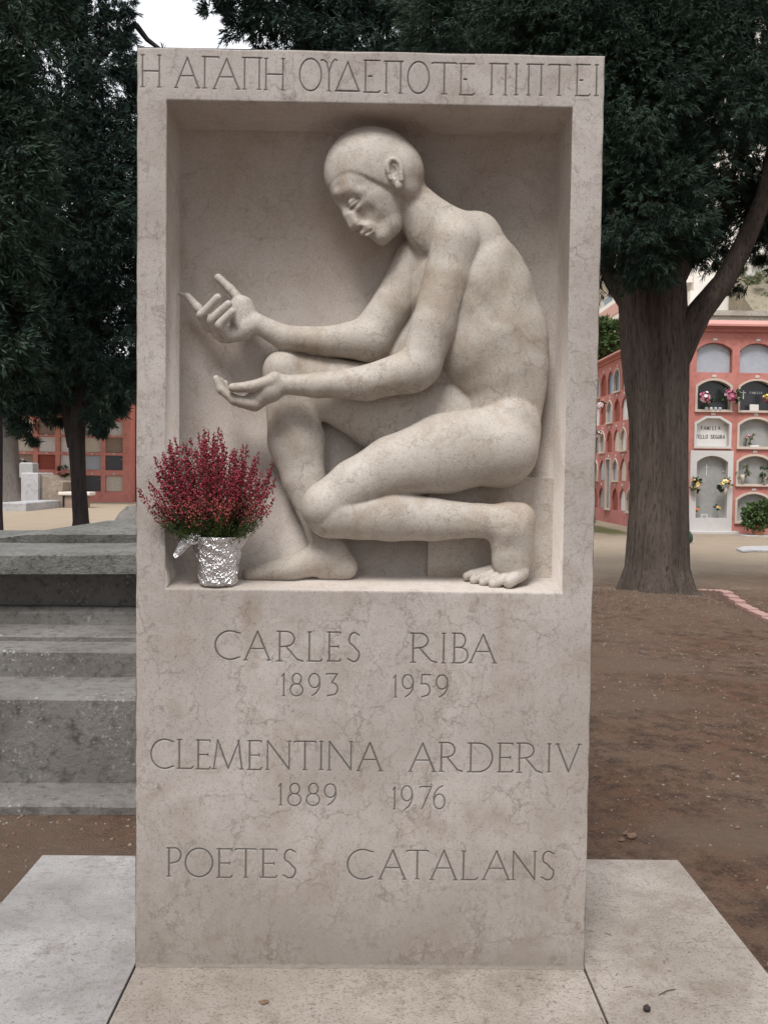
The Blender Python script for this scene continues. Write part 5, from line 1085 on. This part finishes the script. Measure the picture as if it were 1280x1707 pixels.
for (w_, k) in lv:
    for j in range(n):
        a = 2*math.pi*j/n; dr, dz = flare(a, k); cr = (rr.uniform(-1.2, 1.2)+1.7*math.sin(a*5+k*7+2*math.sin(k*9))*math.sin(k*11+a*2))*s_
        r3 = rad(k)+dr+cr; V.append((PC[0]+math.cos(a)*r3, PC[1]+math.sin(a)*r3*.95, zfl+k*H_+dz+rr.uniform(-1, 1)*s_*(.6 if 0 < k else 0)))
m0 = len(V)
for k in range(22, 14, -1):
    for j in range(n):
        a = 2*math.pi*j/n; kk = k/22; dr, dz = flare(a, kk); r3 = rad(kk)+dr-3.0*s_-(22-k)*.15*s_; V.append((PC[0]+math.cos(a)*r3, PC[1]+math.sin(a)*r3*.95, zfl+kk*H_+dz-.0005))
R_ = len(V)//n
F = [(i*n+j, i*n+(j+1) % n, (i+1)*n+(j+1) % n, (i+1)*n+j) for i in range(R_-1) for j in range(n)]
mb = MB(); mb.add(V, F+[tuple(range(n))[::-1]]); mb.build('foil_wrap', foil, hp)
# long flap pointing down left
fp_ = [(322, 886), (308, 892), (297, 908), (289, 926), (293, 931), (306, 922), (320, 908), (331, 906), (336, 893)]
c0 = (313, 905); vs = []
def w3(px, py, dy): q = at(px, py, PC[1]-.045+dy); return (q[0], q[1], q[2])
for dy in (-.006, .006): vs += [w3(x, y, dy+rr.uniform(-.002, .002)) for x, y in fp_]
nn = len(fp_); vs += [w3(c0[0], c0[1], -.014), w3(c0[0], c0[1], .014)]
mb = MB(); mb.add(vs, [(i, (i+1) % nn, 2*nn) for i in range(nn)]+[(nn+(i+1) % nn, nn+i, 2*nn+1) for i in range(nn)]+[(i, nn+i, nn+(i+1) % nn, (i+1) % nn) for i in range(nn)])
o_ = mb.build('foil_flap', foil, hp)
bm = bmesh.new(); bm.from_mesh(o_.data); bmesh.ops.triangulate(bm, faces=bm.faces); bmesh.ops.subdivide_edges(bm, edges=bm.edges, cuts=3)
for v in bm.verts: v.co += Vector((rr.uniform(-1, 1), rr.uniform(-1, 1), rr.uniform(-1, 1)))*.0013
bm.to_mesh(o_.data); bm.free()
mb = MB(); mb.blob((PC[0], PC[1], zfl+H_*.8), (.058, .055, .02), 16, 8, rr, .1); mb.build('soil', plain('potting soil', (.03, .02, .015), .95), hp)
# spikes
tips = [(253,806),(247,800),(262,788),(258,760),(268,770),(280,742),(292,726),(303,735),(318,728),(330,722),(343,712),(349,716),(363,711),(368,716),(375,735),(385,752),(396,760),(407,742),(412,740),(405,765),(424,760),(428,765),(440,785),(455,770),(452,782),
        (335,760),(312,760),(352,745),(290,770),(375,770),(345,780),(320,790),(300,800),(365,800),(395,790),(415,800),(430,810),(280,810),(440,820),(272,830),(330,820),(355,830),(380,825),(400,835),(305,835),(425,840),(285,850),(268,860),(310,860),(345,862),(375,860),(400,862),(420,860),(438,845),(296,745),(310,738),(338,735),(360,738),(287,760),(420,780),(276,790),
        (325,745),(283,732),(270,752),(390,745),(398,775),(360,760),(336,745),(300,775),(318,775),(383,790),(265,815),(262,840),(443,800)]
r = np.random.default_rng(3); fl_v = []; fl_f = []; fl_m = []; st = MB(); lv_v = []; lv_f = []
base_oct = np.array([(1, 0, 0), (-.5, .87, 0), (-.5, -.87, 0), (0, 0, 1.1), (0, 0, -1.1)]); of_ = [(0, 1, 3), (1, 2, 3), (2, 0, 3), (1, 0, 4), (2, 1, 4), (0, 2, 4)]
for rep in range(3):
    for (tx, ty) in tips:
        if rep and r.random() < .45: continue
        jx, jy = (r.normal()*(1.2 if rep == 0 else 9), abs(r.normal())*(1 if rep == 0 else 14)+(0 if rep == 0 else 4))
        tyj = min(ty+jy, 872); txj = tx+jx
        dY = r.uniform(-.10, .09) if rep else r.uniform(-.08, .06)
        if txj < 284: dY = -.075-r.random()*.03-PC[1]*0; 
        Yt = max(-.11, min(.155, PC[1]+dY))
        if txj < 284: Yt = min(Yt, -.012)
        tip = at(txj, tyj, Yt); bs = np.array([PC[0]+r.uniform(-.03, .03)+(txj-355)*.00022, PC[1]+(Yt-PC[1])*.25, zfl+H_*.85])
        mid = bs*.45+tip*.55+np.array([(tip[0]-bs[0])*.22, (Yt-PC[1])*.25, -.012]); L_ = np.linalg.norm(tip-bs)
        pts = [((1-u)**2)*bs+2*u*(1-u)*mid+u*u*tip for u in np.linspace(0, 1, 9)]
        st.tube([tuple(q_) for q_ in pts], [.0012]*6+[.0009, .0007, .0004], 4, False)
        nf = int(L_/.0019); 
        for k in range(nf):
            u = 1-(k/nf)*1.0; q_ = ((1-u)**2)*bs+2*u*(1-u)*mid+u*u*tip; low = (tyj+(1-u)*(905-tyj))
            isl = low > 860+r.normal()*10; w_ = .0135*min(1, .25+(1-u)*3.2)
            off = r.normal(size=3); off /= np.linalg.norm(off); cpt = q_+off*w_*r.uniform(.5, 1.05)
            if isl:
                for _ in range(3):
                    d_ = r.normal(size=3)+np.array([0, 0, .5]); d_ /= np.linalg.norm(d_); e1 = np.cross(d_, r.normal(size=3)); e1 /= np.linalg.norm(e1); mm = len(lv_v); l_ = .009
                    lv_v += [cpt-e1*.0006, cpt+d_*l_*.5+e1*.0008, cpt+d_*l_, cpt+d_*l_*.5-e1*.0008]; lv_f.append((mm, mm+1, mm+2, mm+3))
            else:
                a_ = r.uniform(0, 6.28); s2 = r.uniform(.0020, .0036)*(1 if u < .97 else .7); ca, sa = math.cos(a_), math.sin(a_); tl = r.uniform(-.8, .8)
                B_ = base_oct*s2; B_ = np.stack([B_[:, 0]*ca-B_[:, 1]*sa, B_[:, 0]*sa+B_[:, 1]*ca, B_[:, 2]], 1); B_ = np.stack([B_[:, 0]+B_[:, 2]*tl*.5, B_[:, 1], B_[:, 2]], 1)
                mm = len(fl_v); fl_v += list(B_+cpt); fl_f += [tuple(mm+i for i in f) for f in of_]; fl_m += [int(r.choice([0, 0, 1, 2, 3] if low < 830 else [1, 3, 4, 2, 4]))]*6
st.build('stem', plain('heather stem', (.05, .06, .02), .8), hp)
hf = np_mesh('flower_spikes', fl_v, np.array(fl_f), None, hp)
for cm in ((.22, .018, .036), (.29, .030, .055), (.12, .009, .018), (.35, .06, .09), (.36, .10, .08)): hf.data.materials.append(plain('heather bell %.2f' % cm[0], cm, .6, .25, 60))
hf.data.polygons.foreach_set('material_index', np.array(fl_m, np.int32))
np_mesh('needle_leaves', lv_v, np.array(lv_f), leafmat('heather needles', (.018, .035, .010), (.045, .070, .018), (.12, .10, .03), 30), hp)
